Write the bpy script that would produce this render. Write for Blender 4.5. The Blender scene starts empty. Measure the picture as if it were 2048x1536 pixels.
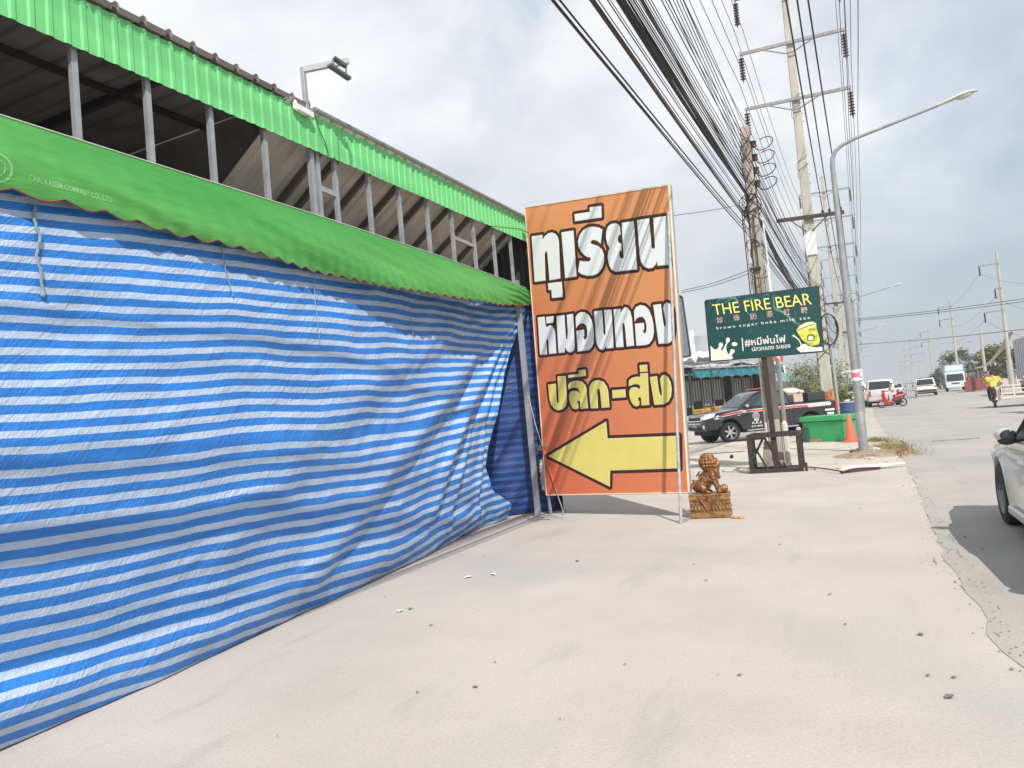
import bpy, bmesh, math, random
from mathutils import Vector, Matrix, noise
from mathutils.geometry import tessellate_polygon
R_ = math.radians
random.seed(7)
SC = bpy.context.scene
COL = SC.collection

# ------------------------------------------------------------------ camera
FPX = 1540.0                         # focal length in pixels of a 2048 px wide picture
CAM_H = 1.6
ROLL, PITCH, VPX = math.atan(.090), math.atan(70 * math.cos(math.atan(.090)) / FPX), 1725.0
_up = Vector((-math.sin(ROLL) * math.cos(PITCH), math.cos(ROLL) * math.cos(PITCH), -math.sin(PITCH)))
_xx = (VPX - 1024) / FPX
_d = Vector((_xx, (_up.z - _up.x * _xx) / _up.y, -1)).normalized()
_x = _d.cross(_up)
CR = Matrix((_x, _d, _up))           # camera -> world; world Y runs along the road, X across it
cam_data = bpy.data.cameras.new('camera')
cam_data.sensor_width = 36; cam_data.lens = FPX / 2048 * 36
cam_data.clip_start = .05; cam_data.clip_end = 4000
cam = bpy.data.objects.new('camera', cam_data); COL.objects.link(cam)
cam.matrix_world = Matrix.Translation((0, 0, CAM_H)) @ CR.to_4x4()
SC.camera = cam

# ------------------------------------------------------------------ light and sky
SUN_EL = 46.0
SUN_DIR = Vector((.6 * math.cos(R_(SUN_EL)), -.8 * math.cos(R_(SUN_EL)), math.sin(R_(SUN_EL))))   # towards the sun
sun = bpy.data.lights.new('sun', 'SUN'); sun.energy = 4.7; sun.angle = R_(.5); sun.color = (1, .95, .885)
so = bpy.data.objects.new('sun', sun); COL.objects.link(so)
so.rotation_euler = SUN_DIR.to_track_quat('Z', 'Y').to_euler()
SC.view_settings.view_transform = 'Standard'; SC.view_settings.look = 'None'
SC.view_settings.exposure = 0.09; SC.view_settings.gamma = 1; SC.view_settings.use_curve_mapping = False

w = bpy.data.worlds.new('World'); SC.world = w; w.use_nodes = True
nt = w.node_tree; nt.nodes.clear()
def N(t, **k):
    n = nt.nodes.new(t)
    for a, b in k.items(): setattr(n, a, b)
    return n
LK = lambda a, b: nt.links.new(a, b)
out = N('ShaderNodeOutputWorld'); bg = N('ShaderNodeBackground'); bg.inputs[1].default_value = .1
sky = N('ShaderNodeTexSky', sky_type='NISHITA'); sky.sun_disc = False
sky.sun_elevation = R_(SUN_EL); sky.sun_rotation = math.atan2(SUN_DIR.x, SUN_DIR.y)
sky.air_density = 1.2; sky.dust_density = 2.0; sky.ozone_density = 1.2
tc = N('ShaderNodeTexCoord'); mp = N('ShaderNodeMapping'); mp.inputs['Scale'].default_value = (1, 1, 1.7)
LK(tc.outputs['Generated'], mp.inputs[0])
n1 = N('ShaderNodeTexNoise'); n1.inputs['Scale'].default_value = 2.1; n1.inputs['Detail'].default_value = 7; n1.inputs['Roughness'].default_value = .55
n1.inputs['Distortion'].default_value = .35
n2 = N('ShaderNodeTexNoise'); n2.inputs['Scale'].default_value = 3.3; n2.inputs['Detail'].default_value = 6; n2.inputs['Roughness'].default_value = .5
LK(mp.outputs[0], n1.inputs[0]); LK(mp.outputs[0], n2.inputs[0])
r1 = N('ShaderNodeValToRGB'); r1.color_ramp.elements[0].position = .30; r1.color_ramp.elements[1].position = .52
sx = N('ShaderNodeSeparateXYZ'); LK(tc.outputs['Generated'], sx.inputs[0])
ma = N('ShaderNodeMath', operation='MULTIPLY_ADD'); LK(sx.outputs[0], ma.inputs[0]); ma.inputs[1].default_value = -.30; ma.inputs[2].default_value = -.055   # the cloud sheet thins towards the road side
mb_ = N('ShaderNodeMath', operation='ADD'); LK(n1.outputs[0], mb_.inputs[0]); LK(ma.outputs[0], mb_.inputs[1]); LK(mb_.outputs[0], r1.inputs[0])
r2 = N('ShaderNodeValToRGB')                     # grey undersides to white tops of the cloud sheet
r2.color_ramp.elements[0].position = .36; r2.color_ramp.elements[0].color = (6.7, 7.1, 7.75, 1)
r2.color_ramp.elements[1].position = .68; r2.color_ramp.elements[1].color = (9.9, 10.0, 10.1, 1)
LK(n2.outputs[0], r2.inputs[0])
skm = N('ShaderNodeMix', data_type='RGBA'); skm.inputs[0].default_value = .62       # thin veil over the blue
LK(sky.outputs[0], skm.inputs[6]); skm.inputs[7].default_value = (4.7, 6.1, 7.4, 1)
mx = N('ShaderNodeMix', data_type='RGBA')
LK(r1.outputs[0], mx.inputs[0]); LK(skm.outputs[2], mx.inputs[6]); LK(r2.outputs[0], mx.inputs[7])
hz = N('ShaderNodeMapRange'); hz.inputs[1].default_value = .02; hz.inputs[2].default_value = .30; hz.inputs[3].default_value = .62; hz.inputs[4].default_value = 0   # bright haze low over the horizon
LK(sx.outputs[2], hz.inputs[0])
hm = N('ShaderNodeMix', data_type='RGBA'); LK(hz.outputs[0], hm.inputs[0]); LK(mx.outputs[2], hm.inputs[6]); hm.inputs[7].default_value = (6.0, 6.35, 6.6, 1)
LK(hm.outputs[2], bg.inputs[0]); LK(bg.outputs[0], out.inputs[0])

# ------------------------------------------------------------------ helpers: measuring
def gz(y):                                        # the road climbs gently away from the market
    t = max(0, min(1, (y - 31) / 24)); return .28 * t * t * (3 - 2 * t)
def ray(px, py): return CR @ Vector(((px - 1024) / FPX, -(py - 768) / FPX, -1))
def PY(px, py, y): d = ray(px, py); return Vector((0, 0, CAM_H)) + d * (y / d.y)
def PX(px, py, x): d = ray(px, py); return Vector((0, 0, CAM_H)) + d * (x / d.x)
def G(px, py):
    d = ray(px, py); z = 0
    for _ in range(40):
        p = Vector((0, 0, CAM_H)) + d * ((z - CAM_H) / d.z); z = z * .5 + gz(min(p.y, 400)) * .5
    return Vector((p.x, p.y, gz(p.y)))

# ------------------------------------------------------------------ helpers: materials
def mat(name, col, rough=.6, metal=0, var=.12, vscale=3.0, bump=0, bscale=40, col2=None, c2pos=(.45, .65), stretch=(1, 1, 1), coat=0, spec=.5, detail=5, bdist=.02):
    m = bpy.data.materials.new(name); m.use_nodes = True; t = m.node_tree; b = t.nodes['Principled BSDF']
    b.inputs['Roughness'].default_value = rough; b.inputs['Metallic'].default_value = metal
    b.inputs['Coat Weight'].default_value = coat; b.inputs['Specular IOR Level'].default_value = spec
    tcn = t.nodes.new('ShaderNodeTexCoord'); mpn = t.nodes.new('ShaderNodeMapping'); mpn.inputs['Scale'].default_value = stretch
    t.links.new(tcn.outputs['Object'], mpn.inputs[0])
    nz = t.nodes.new('ShaderNodeTexNoise'); nz.inputs['Scale'].default_value = vscale; nz.inputs['Detail'].default_value = detail
    t.links.new(mpn.outputs[0], nz.inputs[0])
    rp = t.nodes.new('ShaderNodeValToRGB'); e = rp.color_ramp.elements
    if col2:
        e[0].position, e[1].position = c2pos; e[0].color = (*col, 1); e[1].color = (*col2, 1)
    else:
        e[0].position, e[1].position = .3, .7
        e[0].color = (*[c * (1 - var) for c in col], 1); e[1].color = (*[min(1, c * (1 + var)) for c in col], 1)
    t.links.new(nz.outputs[0], rp.inputs[0]); t.links.new(rp.outputs[0], b.inputs['Base Color'])
    if bump:
        bz = t.nodes.new('ShaderNodeTexNoise'); bz.inputs['Scale'].default_value = bscale; bz.inputs['Detail'].default_value = 4
        t.links.new(mpn.outputs[0], bz.inputs[0])
        bp = t.nodes.new('ShaderNodeBump'); bp.inputs['Strength'].default_value = bump; bp.inputs['Distance'].default_value = bdist
        t.links.new(bz.outputs[0], bp.inputs['Height']); t.links.new(bp.outputs[0], b.inputs['Normal'])
    return m
M = {}
M['galv'] = mat('galvanised_steel', (.38, .39, .405), .45, .35, .10, 9)
M['galv_dark'] = mat('weathered_steel', (.28, .28, .28), .5, .3, .2, 8)
M['white_paint'] = mat('white_paint', (.74, .74, .72), .5, 0, .06, 6)
M['black_steel'] = mat('black_painted_steel', (.035, .028, .024), .55, 0, .3, 14, .2, 60)
M['dark'] = mat('dark_rubber', (.02, .02, .02), .8, 0, .2)
M['tyre'] = mat('tyre_rubber', (.028, .026, .025), .85, 0, .2, 20, .2, 80)
M['glass'] = mat('dark_glass', (.02, .025, .028), .06, 0, .1, 2, spec=.8)
M['chrome'] = mat('chrome', (.75, .75, .75), .18, .9, .05)
M['alloy'] = mat('alloy_rim', (.62, .62, .63), .3, .7, .05)
M['concrete_pole'] = mat('spun_concrete', (.42, .40, .34), .85, 0, .15, 4, .25, 50, stretch=(1, 1, .25))
M['old_concrete'] = mat('stained_concrete', (.36, .32, .26), .9, 0, .3, 5, .5, 40, col2=(.20, .165, .125), c2pos=(.42, .7), stretch=(1, 1, .4))
M['cable'] = mat('black_cable', (.022, .018, .017), .6, 0, .2)
M['cable_brown'] = mat('faded_cable', (.05, .028, .022), .65, 0, .3)
M['conductor'] = mat('bare_conductor', (.10, .10, .105), .5, .4, .1)
M['porcelain'] = mat('brown_porcelain', (.055, .022, .018), .25, 0, .15)
M['red'] = mat('red_paint', (.55, .03, .025), .35, 0, .1, coat=.4)
M['tail_red'] = mat('tail_lamp_red', (.5, .015, .02), .2, 0, .1, coat=.5)
M['lampwhite'] = mat('clear_lamp', (.75, .76, .78), .15, .2, .06)
M['skin'] = mat('skin', (.36, .19, .12), .6, 0, .08)
M['hair'] = mat('black_hair', (.012, .011, .011), .6, 0, .2)
M['wood'] = mat('weathered_wood', (.33, .23, .13), .8, 0, .25, 8, .3, 50, stretch=(1, 1, 4))
M['leafgreen'] = mat('leaf_green', (.085, .12, .035), .6, 0, .5, 1.2, col2=(.17, .18, .06), c2pos=(.35, .7))

# ------------------------------------------------------------------ helpers: objects
WM = {}                                            # world matrix of every thing, kept by hand
def tag(o, label=None, cat=None, group=None, kind=None):
    if label: o['label'] = label
    if cat: o['category'] = cat
    if group: o['group'] = group
    if kind: o['kind'] = kind
    return o
def thing(name, label, cat, loc=(0, 0, 0), rotz=0, group=None, rot=None):
    o = bpy.data.objects.new(name, None); COL.objects.link(o); o.empty_display_size = .2
    o.location = loc; o.rotation_euler = rot if rot else (0, 0, rotz)
    WM[o.name] = Matrix.Translation(loc) @ o.rotation_euler.to_matrix().to_4x4()
    return tag(o, label, cat, group)
def basis(d):
    d = Vector(d).normalized(); a = Vector((0, 0, 1)) if abs(d.z) < .95 else Vector((1, 0, 0))
    u = d.cross(a).normalized(); return u, d.cross(u).normalized(), d
class MB:
    def __init__(s): s.v = []; s.f = []; s.m = []; s.mi = 0
    def add(s, vs, fs):
        b = len(s.v); s.v += [Vector(p) for p in vs]
        for f in fs: s.f.append([b + i for i in f]); s.m.append(s.mi)
        return s
    def box(s, c, size, rot=None):
        x, y, z = [a / 2 for a in size]; c = Vector(c)
        vs = [Vector(p) for p in ((-x,-y,-z),(x,-y,-z),(x,y,-z),(-x,y,-z),(-x,-y,z),(x,-y,z),(x,y,z),(-x,y,z))]
        if rot is not None:
            if not isinstance(rot, Matrix): rot = Matrix.Rotation(rot, 3, 'Z')
            vs = [rot @ p for p in vs]
        return s.add([c + p for p in vs], [(0,3,2,1),(4,5,6,7),(0,1,5,4),(1,2,6,5),(2,3,7,6),(3,0,4,7)])
    def bar(s, a, b, w, h=None, up=(0, 0, 1)):      # square bar from a to b
        h = h or w; a, b = Vector(a), Vector(b); d = (b - a).normalized(); up = Vector(up)
        if abs(d.dot(up)) > .95: up = Vector((0, 1, 0))
        u = d.cross(up).normalized(); v = u.cross(d)
        vs = [q + u * i * w / 2 + v * j * h / 2 for q in (a, b) for i, j in ((-1,-1),(1,-1),(1,1),(-1,1))]
        return s.add(vs, [(0,3,2,1),(4,5,6,7),(0,1,5,4),(1,2,6,5),(2,3,7,6),(3,0,4,7)])
    def tube(s, pts, r, n=8, cap=True):
        pts = [Vector(p) for p in pts]; rs = r if isinstance(r, (list, tuple)) else [r] * len(pts)
        vs = []; fs = []; u = None
        for i, p in enumerate(pts):
            d = (pts[min(i + 1, len(pts) - 1)] - pts[max(i - 1, 0)]).normalized()
            if u is None: u = basis(d)[0]
            u = (u - d * u.dot(d)).normalized(); v = d.cross(u)
            for k in range(n):
                a = 2 * math.pi * k / n; vs.append(p + (u * math.cos(a) + v * math.sin(a)) * rs[i])
        for i in range(len(pts) - 1):
            for k in range(n):
                k2 = (k + 1) % n; fs.append((i*n+k, i*n+k2, (i+1)*n+k2, (i+1)*n+k))
        if cap: fs.append(tuple(reversed(range(n)))); fs.append(tuple(range((len(pts)-1)*n, len(pts)*n)))
        return s.add(vs, fs)
    def lathe(s, prof, c=(0, 0, 0), axis=(0, 0, 1), n=24, loop=False):    # prof: (radius, along axis)
        u, v, d = basis(axis); c = Vector(c); vs = []; fs = []
        for r, a in prof:
            for k in range(n):
                t = 2 * math.pi * k / n; vs.append(c + d * a + (u * math.cos(t) + v * math.sin(t)) * r)
        m = len(prof)
        for i in range(m if loop else m - 1):
            j = (i + 1) % m
            for k in range(n):
                k2 = (k + 1) % n; fs.append((i*n+k, j*n+k, j*n+k2, i*n+k2))
        if not loop:
            if prof[0][0] > 1e-4: fs.append(tuple(range(n)))
            if prof[-1][0] > 1e-4: fs.append(tuple(reversed(range((m-1)*n, m*n))))
        return s.add(vs, fs)
    def ball(s, c, r, n=10, m=7, rot=None):
        r = (r, r, r) if not isinstance(r, (tuple, list)) else r; c = Vector(c); vs = []; fs = []
        for i in range(1, m):
            t = math.pi * i / m
            for k in range(n):
                a = 2 * math.pi * k / n
                p = Vector((r[0]*math.sin(t)*math.cos(a), r[1]*math.sin(t)*math.sin(a), r[2]*math.cos(t)))
                vs.append(c + (rot @ p if rot is not None else p))
        top = Vector((0,0,r[2])); bot = -top
        if rot is not None: top, bot = rot @ top, rot @ bot
        vs += [c + top, c + bot]; T = (m-1)*n
        for i in range(m - 2):
            for k in range(n): k2 = (k+1) % n; fs.append((i*n+k, (i+1)*n+k, (i+1)*n+k2, i*n+k2))
        for k in range(n): k2 = (k+1) % n; fs.append((T, k, k2)); fs.append((T+1, (m-2)*n+k2, (m-2)*n+k))
        return s.add(vs, fs)
    def capsule(s, a, b, ra, rb, n=10):
        a, b = Vector(a), Vector(b); s.ball(a, ra, n, 6); s.ball(b, rb, n, 6); return s.tube([a, b], [ra, rb], n)
    def poly(s, pts, ex=None):                     # planar polygon (may be concave), optional extrusion vector
        pts = [Vector(p) for p in pts]; tris = tessellate_polygon([pts]); n = len(pts)
        s.add(pts, tris)
        if ex is not None:
            ex = Vector(ex); s.add([p + ex for p in pts], [tuple(reversed(t)) for t in tris])
            s.add(pts + [p + ex for p in pts], [(i, (i+1) % n, n + (i+1) % n, n + i) for i in range(n)])
        return s
    def grid(s, P):                                # P[i][j] points
        a, b = len(P), len(P[0]); return s.add([q for r in P for q in r], [(i*b+j, (i+1)*b+j, (i+1)*b+j+1, i*b+j+1) for i in range(a-1) for j in range(b-1)])
    def xf(s, mtx): s.v = [mtx @ p for p in s.v]; return s
    def build(s, name, m, parent=None, local=False, smooth=False, bevel=0, seg=1, recalc=True, rootm=None, remesh=0, smit=0, auto=40, subd=0, uvs=None):
        me = bpy.data.meshes.new(name); vs = s.v
        if parent is not None and not local:
            inv = WM[parent.name].inverted(); vs = [inv @ p for p in vs]
        me.from_pydata([tuple(p) for p in vs], [], s.f)
        for mm in (m if isinstance(m, (list, tuple)) else [m]):
            if mm: me.materials.append(mm)
        if uvs:
            ul = me.uv_layers.new(name='UVMap')
            for l in me.loops: ul.data[l.index].uv = uvs[l.vertex_index]
        for p, k in zip(me.polygons, s.m): p.material_index = k
        if recalc:
            bm = bmesh.new(); bm.from_mesh(me); bmesh.ops.recalc_face_normals(bm, faces=bm.faces[:]); bm.to_mesh(me); bm.free()
        o = bpy.data.objects.new(name, me); COL.objects.link(o)
        if parent is not None: o.parent = parent; WM[o.name] = WM[parent.name].copy()
        mods = False
        if remesh:
            md = o.modifiers.new('r', 'REMESH'); md.mode = 'VOXEL'; md.voxel_size = remesh; mods = True
            if smit: sm = o.modifiers.new('s', 'SMOOTH'); sm.iterations = smit; sm.factor = .5
        if bevel:
            md = o.modifiers.new('b', 'BEVEL'); md.width = bevel; md.segments = seg; md.limit_method = 'ANGLE'; md.angle_limit = R_(35); mods = True
        if subd: md = o.modifiers.new('d', 'SUBSURF'); md.levels = subd; mods = True
        if mods:
            dg = bpy.context.evaluated_depsgraph_get(); me2 = bpy.data.meshes.new_from_object(o.evaluated_get(dg))
            o.modifiers.clear(); o.data = me2; bpy.data.meshes.remove(me); me2.name = name; me = me2
        if smooth or remesh:
            me.polygons.foreach_set('use_smooth', [True] * len(me.polygons))
            if not remesh and auto: me.set_sharp_from_angle(angle=R_(auto))
        return o
def mesh_thing(mb, name, m, label, cat, loc, group=None, kind=None, **k):     # a thing that is one mesh; its origin at its base
    loc = Vector(loc); mb.xf(Matrix.Translation(-loc)); o = mb.build(name, m, **k); o.location = loc
    WM[o.name] = Matrix.Translation(loc)
    return tag(o, label, cat, group, kind)
def copy_thing(src, loc, rotz=None, label=None):
    def dup(o, par):
        c = o.copy(); COL.objects.link(c)
        if par: c.parent = par
        for ch in KIDS.get(o.name, []): dup(ch, c)
        return c
    KIDS = {}
    for o in COL.objects:
        if o.parent: KIDS.setdefault(o.parent.name, []).append(o)
    r = dup(src, None); r.location = loc
    if rotz is not None: r.rotation_euler[2] = rotz
    if label: r['label'] = label
    return r
def text_mb(body, origin, ux, uz, size, width=None, bold=0.0, ex=.002, spacing=1.0):   # lettering lying in the plane (ux, uz)
    c = bpy.data.curves.new('t', 'FONT'); c.body = body; c.size = 1; c.offset = bold; c.space_character = spacing; c.resolution_u = 3
    o = bpy.data.objects.new('t', c); COL.objects.link(o)
    dg = bpy.context.evaluated_depsgraph_get(); me = bpy.data.meshes.new_from_object(o.evaluated_get(dg))
    mb = MB(); x1 = max(v.co.x for v in me.vertices); x0 = min(v.co.x for v in me.vertices)
    sx = (width / (x1 - x0)) if width else size
    ux, uz, origin = Vector(ux), Vector(uz), Vector(origin)
    mb.add([origin + ux * (v.co.x - x0) * sx + uz * v.co.y * size for v in me.vertices], [tuple(p.vertices) for p in me.polygons])
    bpy.data.objects.remove(o); bpy.data.curves.remove(c); bpy.data.meshes.remove(me)
    return mb
def S(t): t = max(0, min(1, t)); return t * t * (3 - 2 * t)
def lerp(a, b, t): return a + (b - a) * t
def interp(tab, x):
    if x <= tab[0][0]: return tab[0][1]
    for (a, b), (c, d) in zip(tab, tab[1:]):
        if x <= c: return b + (d - b) * S((x - a) / (c - a)) if False else b + (d - b) * (x - a) / (c - a)
    return tab[-1][1]

# ================================================================== GROUND
def ground_mat(name, c, c2, stain, patch=.9):
    m = bpy.data.materials.new(name); m.use_nodes = True; t = m.node_tree; b = t.nodes['Principled BSDF']; L = t.links.new
    b.inputs['Roughness'].default_value = .9; b.inputs['Specular IOR Level'].default_value = .25
    g = t.nodes.new('ShaderNodeTexCoord')
    def nz(sc, det=6, rough=.6, vec=None):
        n = t.nodes.new('ShaderNodeTexNoise'); n.inputs['Scale'].default_value = sc; n.inputs['Detail'].default_value = det; n.inputs['Roughness'].default_value = rough
        L(vec or g.outputs['Object'], n.inputs[0]); return n
    def ramp(src, a, b_, ca, cb):
        r = t.nodes.new('ShaderNodeValToRGB'); e = r.color_ramp.elements; e[0].position = a; e[1].position = b_; e[0].color = (*ca, 1); e[1].color = (*cb, 1); L(src, r.inputs[0]); return r
    def mix(f, a, b_, mode='MIX'):
        x = t.nodes.new('ShaderNodeMix'); x.data_type = 'RGBA'; x.blend_type = mode
        if isinstance(f, float): x.inputs[0].default_value = f
        else: L(f, x.inputs[0])
        L(a, x.inputs[6]); L(b_, x.inputs[7]) ; return x
    base = ramp(nz(.55, 7, .62).outputs[0], .32, .66, c, c2)
    mpn = t.nodes.new('ShaderNodeMapping'); mpn.inputs['Scale'].default_value = (1.6, .35, 1); L(g.outputs['Object'], mpn.inputs[0])
    st = ramp(nz(1.3, 8, .65, mpn.outputs[0]).outputs[0], .57, .75, (0, 0, 0), (.75, .75, .75))
    sc = t.nodes.new('ShaderNodeRGB'); sc.outputs[0].default_value = (*stain, 1)
    a = mix(st.outputs[0], base.outputs[0], sc.outputs[0])
    fine = ramp(nz(55, 3, .7).outputs[0], .3, .7, (.86, .86, .86), (1.1, 1.1, 1.1))
    pt = ramp(nz(.33, 4, .5).outputs[0], .52, .66, (0, 0, 0), (.85, .85, .85)); gc = t.nodes.new('ShaderNodeRGB'); gc.outputs[0].default_value = (c[0] * .90, c[1] * .96, c[2] * 1.03, 1)
    a = mix(pt.outputs[0], a.outputs[2], gc.outputs[0])
    a = mix(.8, a.outputs[2], fine.outputs[0], 'MULTIPLY')
    spots = ramp(nz(9, 2, .5).outputs[0], .73, .78, (1, 1, 1), (.70, .66, .62))
    a = mix(.7, a.outputs[2], spots.outputs[0], 'MULTIPLY')
    L(a.outputs[2], b.inputs['Base Color'])
    bp = t.nodes.new('ShaderNodeBump'); bp.inputs['Strength'].default_value = .35; bp.inputs['Distance'].default_value = .012
    L(nz(30, 6, .65).outputs[0], bp.inputs['Height']); L(bp.outputs[0], b.inputs['Normal'])
    return m
M['forecourt'] = ground_mat('dusty_concrete', (.438, .396, .355), (.508, .461, .415), (.35, .33, .31))
M['road'] = ground_mat('worn_road_concrete', (.34, .325, .30), (.42, .395, .36), (.29, .28, .265))
M['slab'] = ground_mat('pale_cracked_slab', (.46, .42, .355), (.55, .50, .42), (.33, .29, .23))

YS = [-60, -20, -8, -2, 0, 2, 4, 6, 8, 10, 12, 14, 16, 18, 20, 23, 26, 29] + [31 + 3 * i for i in range(15)] + [80, 95, 120, 160, 220, 300, 450, 700, 1100, 1800]
XS = [-1500, -600, -200, -80, -40, -20, -12, -8, -6, -4, -2, 0, 2, 4, 6, 9, 12, 16, 24, 40, 80, 200, 600, 1500]
tag(MB().grid([[(x, y, gz(y)) for x in XS] for y in YS]).build('ground', M['forecourt']), kind='structure')
EDGE = [(-60, 1.2), (0, 1.1)] + sorted([(p.y, p.x) for p in (G(2010, 1300), G(1955, 1215), G(1900, 1130), G(1862, 1050), G(1838, 985), G(1815, 935), G(1800, 900), G(1768, 862), G(1748, 832))]) + [(60, .5), (100, .8), (1800, 1)]
def edge_x(y): return interp(EDGE, y)
ye = sorted(set([-60, -20, -5] + [.35 * i for i in range(0, 150)] + [y for y in YS if y > 52]))
rows = []
for y in ye:
    e = edge_x(y) + .07 * noise.noise((0, y * 1.7, 3)) + .04 * noise.noise((4, y * 6, 1))
    rows.append([(e + (14.5 - e) * k / 6, y, gz(y) + .004) for k in range(7)])
tag(MB().grid(rows).build('road', M['road']), kind='structure')
# broken joint between forecourt and road
mb = MB()
for off, y0, y1 in ((0, 4.5, 15.6), (.13, 5.2, 9.2), (-.1, 7.2, 9.0)):
    y = y0; pts = []
    while y < y1:
        x = edge_x(y) + off + .06 * noise.noise((off * 9, y * 2.1, 7)) + .035 * noise.noise((1, y * 8, off))
        wd = max(0, .000 + .009 * noise.noise((off * 5 + 2, y * 3.3, 2)) + .005 * noise.noise((3, y * 13, 5)))
        pts.append((x, y, wd)); y += .06
    for (a, b, c), (d, e, f) in zip(pts, pts[1:]):
        if c + f > .003: mb.add([(a - c, b, .007), (a + c, b, .007), (d + f, e, .007), (d - f, e, .007)], [(0, 1, 2, 3)])
tag(mb.build('road_crack', mat('crack_dirt', (.25, .22, .19), .95)), kind='structure')
# grit drifted along the broken joint
random.seed(77); mb = MB()
for k in range(520):
    y = random.uniform(3.6, 17.0) if k < 400 else random.uniform(17, 34); x = edge_x(y) + random.gauss(.03, .085); r = random.uniform(.003, .009) * (1 if k % 11 else 1.7)
    mb.ball((x, y, .006 + r * .3), (r, r * .8, r * .55), 5, 4)
tag(mb.build('gravel', mat('grey_grit', (.33, .30, .26), .95, 0, .4, 3), recalc=False), 'loose grit drifted along the broken joint between forecourt and road', 'gravel', kind='stuff')
# neighbouring forecourt slab: a low broken step of pale concrete
fr = [G(*q) for q in ((1180, 962), (1300, 955), (1378, 946), (1440, 944), (1500, 947), (1560, 944), (1620, 940), (1690, 938), (1750, 930), (1790, 922), (1800, 905), (1770, 885), (1752, 862), (1742, 842))]
pts = [(-14, 17.6)] + [(p.x, p.y) for p in fr] + [(.2, 34), (-14, 34)]
random.seed(3); dense = []
for a, b in zip(pts, pts[1:] + pts[:1]):
    for k in range(10):
        t = k / 10; q = Vector(a).lerp(Vector(b), t); dense.append((q.x + random.uniform(-.05, .05), q.y + random.uniform(-.06, .06)))
mb = MB(); mb.poly([(x, y, gz(y) + .035) for x, y in dense if y < 29.5], (0, 0, -.06)); 
tag(mb.build('pavement', M['slab']), kind='structure')
mb = MB()                                         # cracks across the slab
for i in range(16):
    x0 = random.uniform(-6, -.5); y0 = random.uniform(17.4, 27); a = random.uniform(-.35, .35); n_ = random.randint(8, 26); p = Vector((x0, y0)); 
    for k in range(n_):
        q = p + Vector((math.cos(a), math.sin(a))) * .16; wd = .012 * random.random() + .004
        if q.x < -.1 and 17.5 < q.y < 28.8 and not (q.y < 18 and q.x > -1): mb.add([(p.x, p.y - wd, .040), (q.x, q.y - wd, .040), (q.x, q.y + wd, .040), (p.x, p.y + wd, .040)], [(0, 1, 2, 3)])
        p = q; a += random.uniform(-.3, .3)
tag(mb.build('pavement_crack', mat('crack_dirt_dark', (.16, .135, .105), .95)), kind='structure')

# ================================================================== MARKET SHED
M['fascia'] = mat('green_metal_sheet', (.175, .60, .215), .42, 0, .05, 1.5, stretch=(1, 1, 3), spec=.4)
M['roof_shaded'] = mat('shade_darkened_roof_sheet', (.22, .20, .18), .8, .1, .3, 2)  # near bay sheets: the gloom of the closed bay is put into this colour
M['roof_tan'] = mat('weathered_roof_sheet', (.66, .60, .53), .6, .0, .22, 2.2, col2=(.40, .34, .29), c2pos=(.4, .75), stretch=(.4, 2, 1))
M['cream_batten'] = mat('pale_batten', (.62, .60, .55), .7)
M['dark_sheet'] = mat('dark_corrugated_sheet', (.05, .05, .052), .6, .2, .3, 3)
WX = -5.0
M['rafter'] = mat('brown_rafter', (.13, .105, .085), .75, 0, .2)
shed = thing('market_shed', 'open fronted market shed with a green corrugated fascia above tarpaulins', 'market shed', (WX, 6, 0))
def ribs(y0, y1, pitch=.133, h=.011):
    ys = []; y = y0
    while y < y1:
        for a, b in ((0, 0), (.062, 0), (.078, h), (.108, h), (.124, 0)): ys.append((y + a, b))
        y += pitch
    return [q for q in ys if q[0] <= y1] + [(y1, 0)]
rb = ribs(-.5, 12.16)
mb = MB(); mb.grid([[(WX + .065 + d + .006 * noise.noise((0, y * 2, z * 3)), y, z + .008 * noise.noise((5, y * 1.1, 0))) for z in (4.575, 4.68, 4.78, 4.88, 4.975)] for y, d in rb])
mb.build('fascia', M['fascia'], shed)
rr = ribs(-.5, 12.3, .25, .03)
def rz(x): return 5.0 - .03 * (WX - x)
def rs_(x): return 4.985 + .72 * (x - WX - .11)     # the far bay's roof dives steeply inwards
mb = MB(); seg = [q for q in rr if q[0] <= 6.08]
for lift in (0, .012): mb.grid([[(x, y, rz(x) + d + lift) for x in (WX + .11, -6.5, -8, -10, -14)] for y, d in seg])
tag(mb.build('roof', M['roof_shaded'], shed), 'corrugated roof sheets coloured dark for the shade of the closed bay')
mb = MB(); seg = [q for q in ribs(6.04, 12.2, .21, .028)]
for lift in (0, .012): mb.grid([[(x, y, rs_(x) + d + lift - (.012 if k > 1 else 0)) for k, x in enumerate((WX + .11, -5.6, -6.24, -6.26, -7.2, -8.4))] for y, d in seg])
tag(mb.build('roof', M['roof_tan'], shed), 'pale weathered corrugated roof sheets')
mb = MB(); mb.grid([[(WX + .105 + .02 * k, y, z) for k, z in enumerate((4.978 + d, 5.02 + d))] for y, d in [q for q in rr if q[0] < 6.45]]); mb.build('roof_edge', M['roof_shaded'], shed)
mb = MB().tube([(WX + .10, 6.46, 5.005), (WX + .10, 9, 5.0), (WX + .10, 12.2, 4.985)], .03, 10); mb.build('eave_pipe', M['galv_dark'], shed, smooth=True)
post_y = [-.1, .55, 1.2, 1.85, 2.5, 3.15, 3.79, 4.43, 5.09, 5.77, 6.46, 6.56, 6.86, 7.49, 8.14, 8.82, 9.49, 10.15, 10.83, 11.48]
for y in post_y:
    wd = .05 if y != 6.46 else .06
    MB().bar((WX, y, 3.5), (WX, y, 4.99), wd * .82, wd).build('post', M['galv'], shed)
    if y > 6.5: MB().bar((WX + .05, y + .3, rs_(WX + .05) - .045), (-8.3, y + .3, rs_(-8.3) - .045), .05, .07).build('rafter', M['rafter'], shed)
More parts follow.
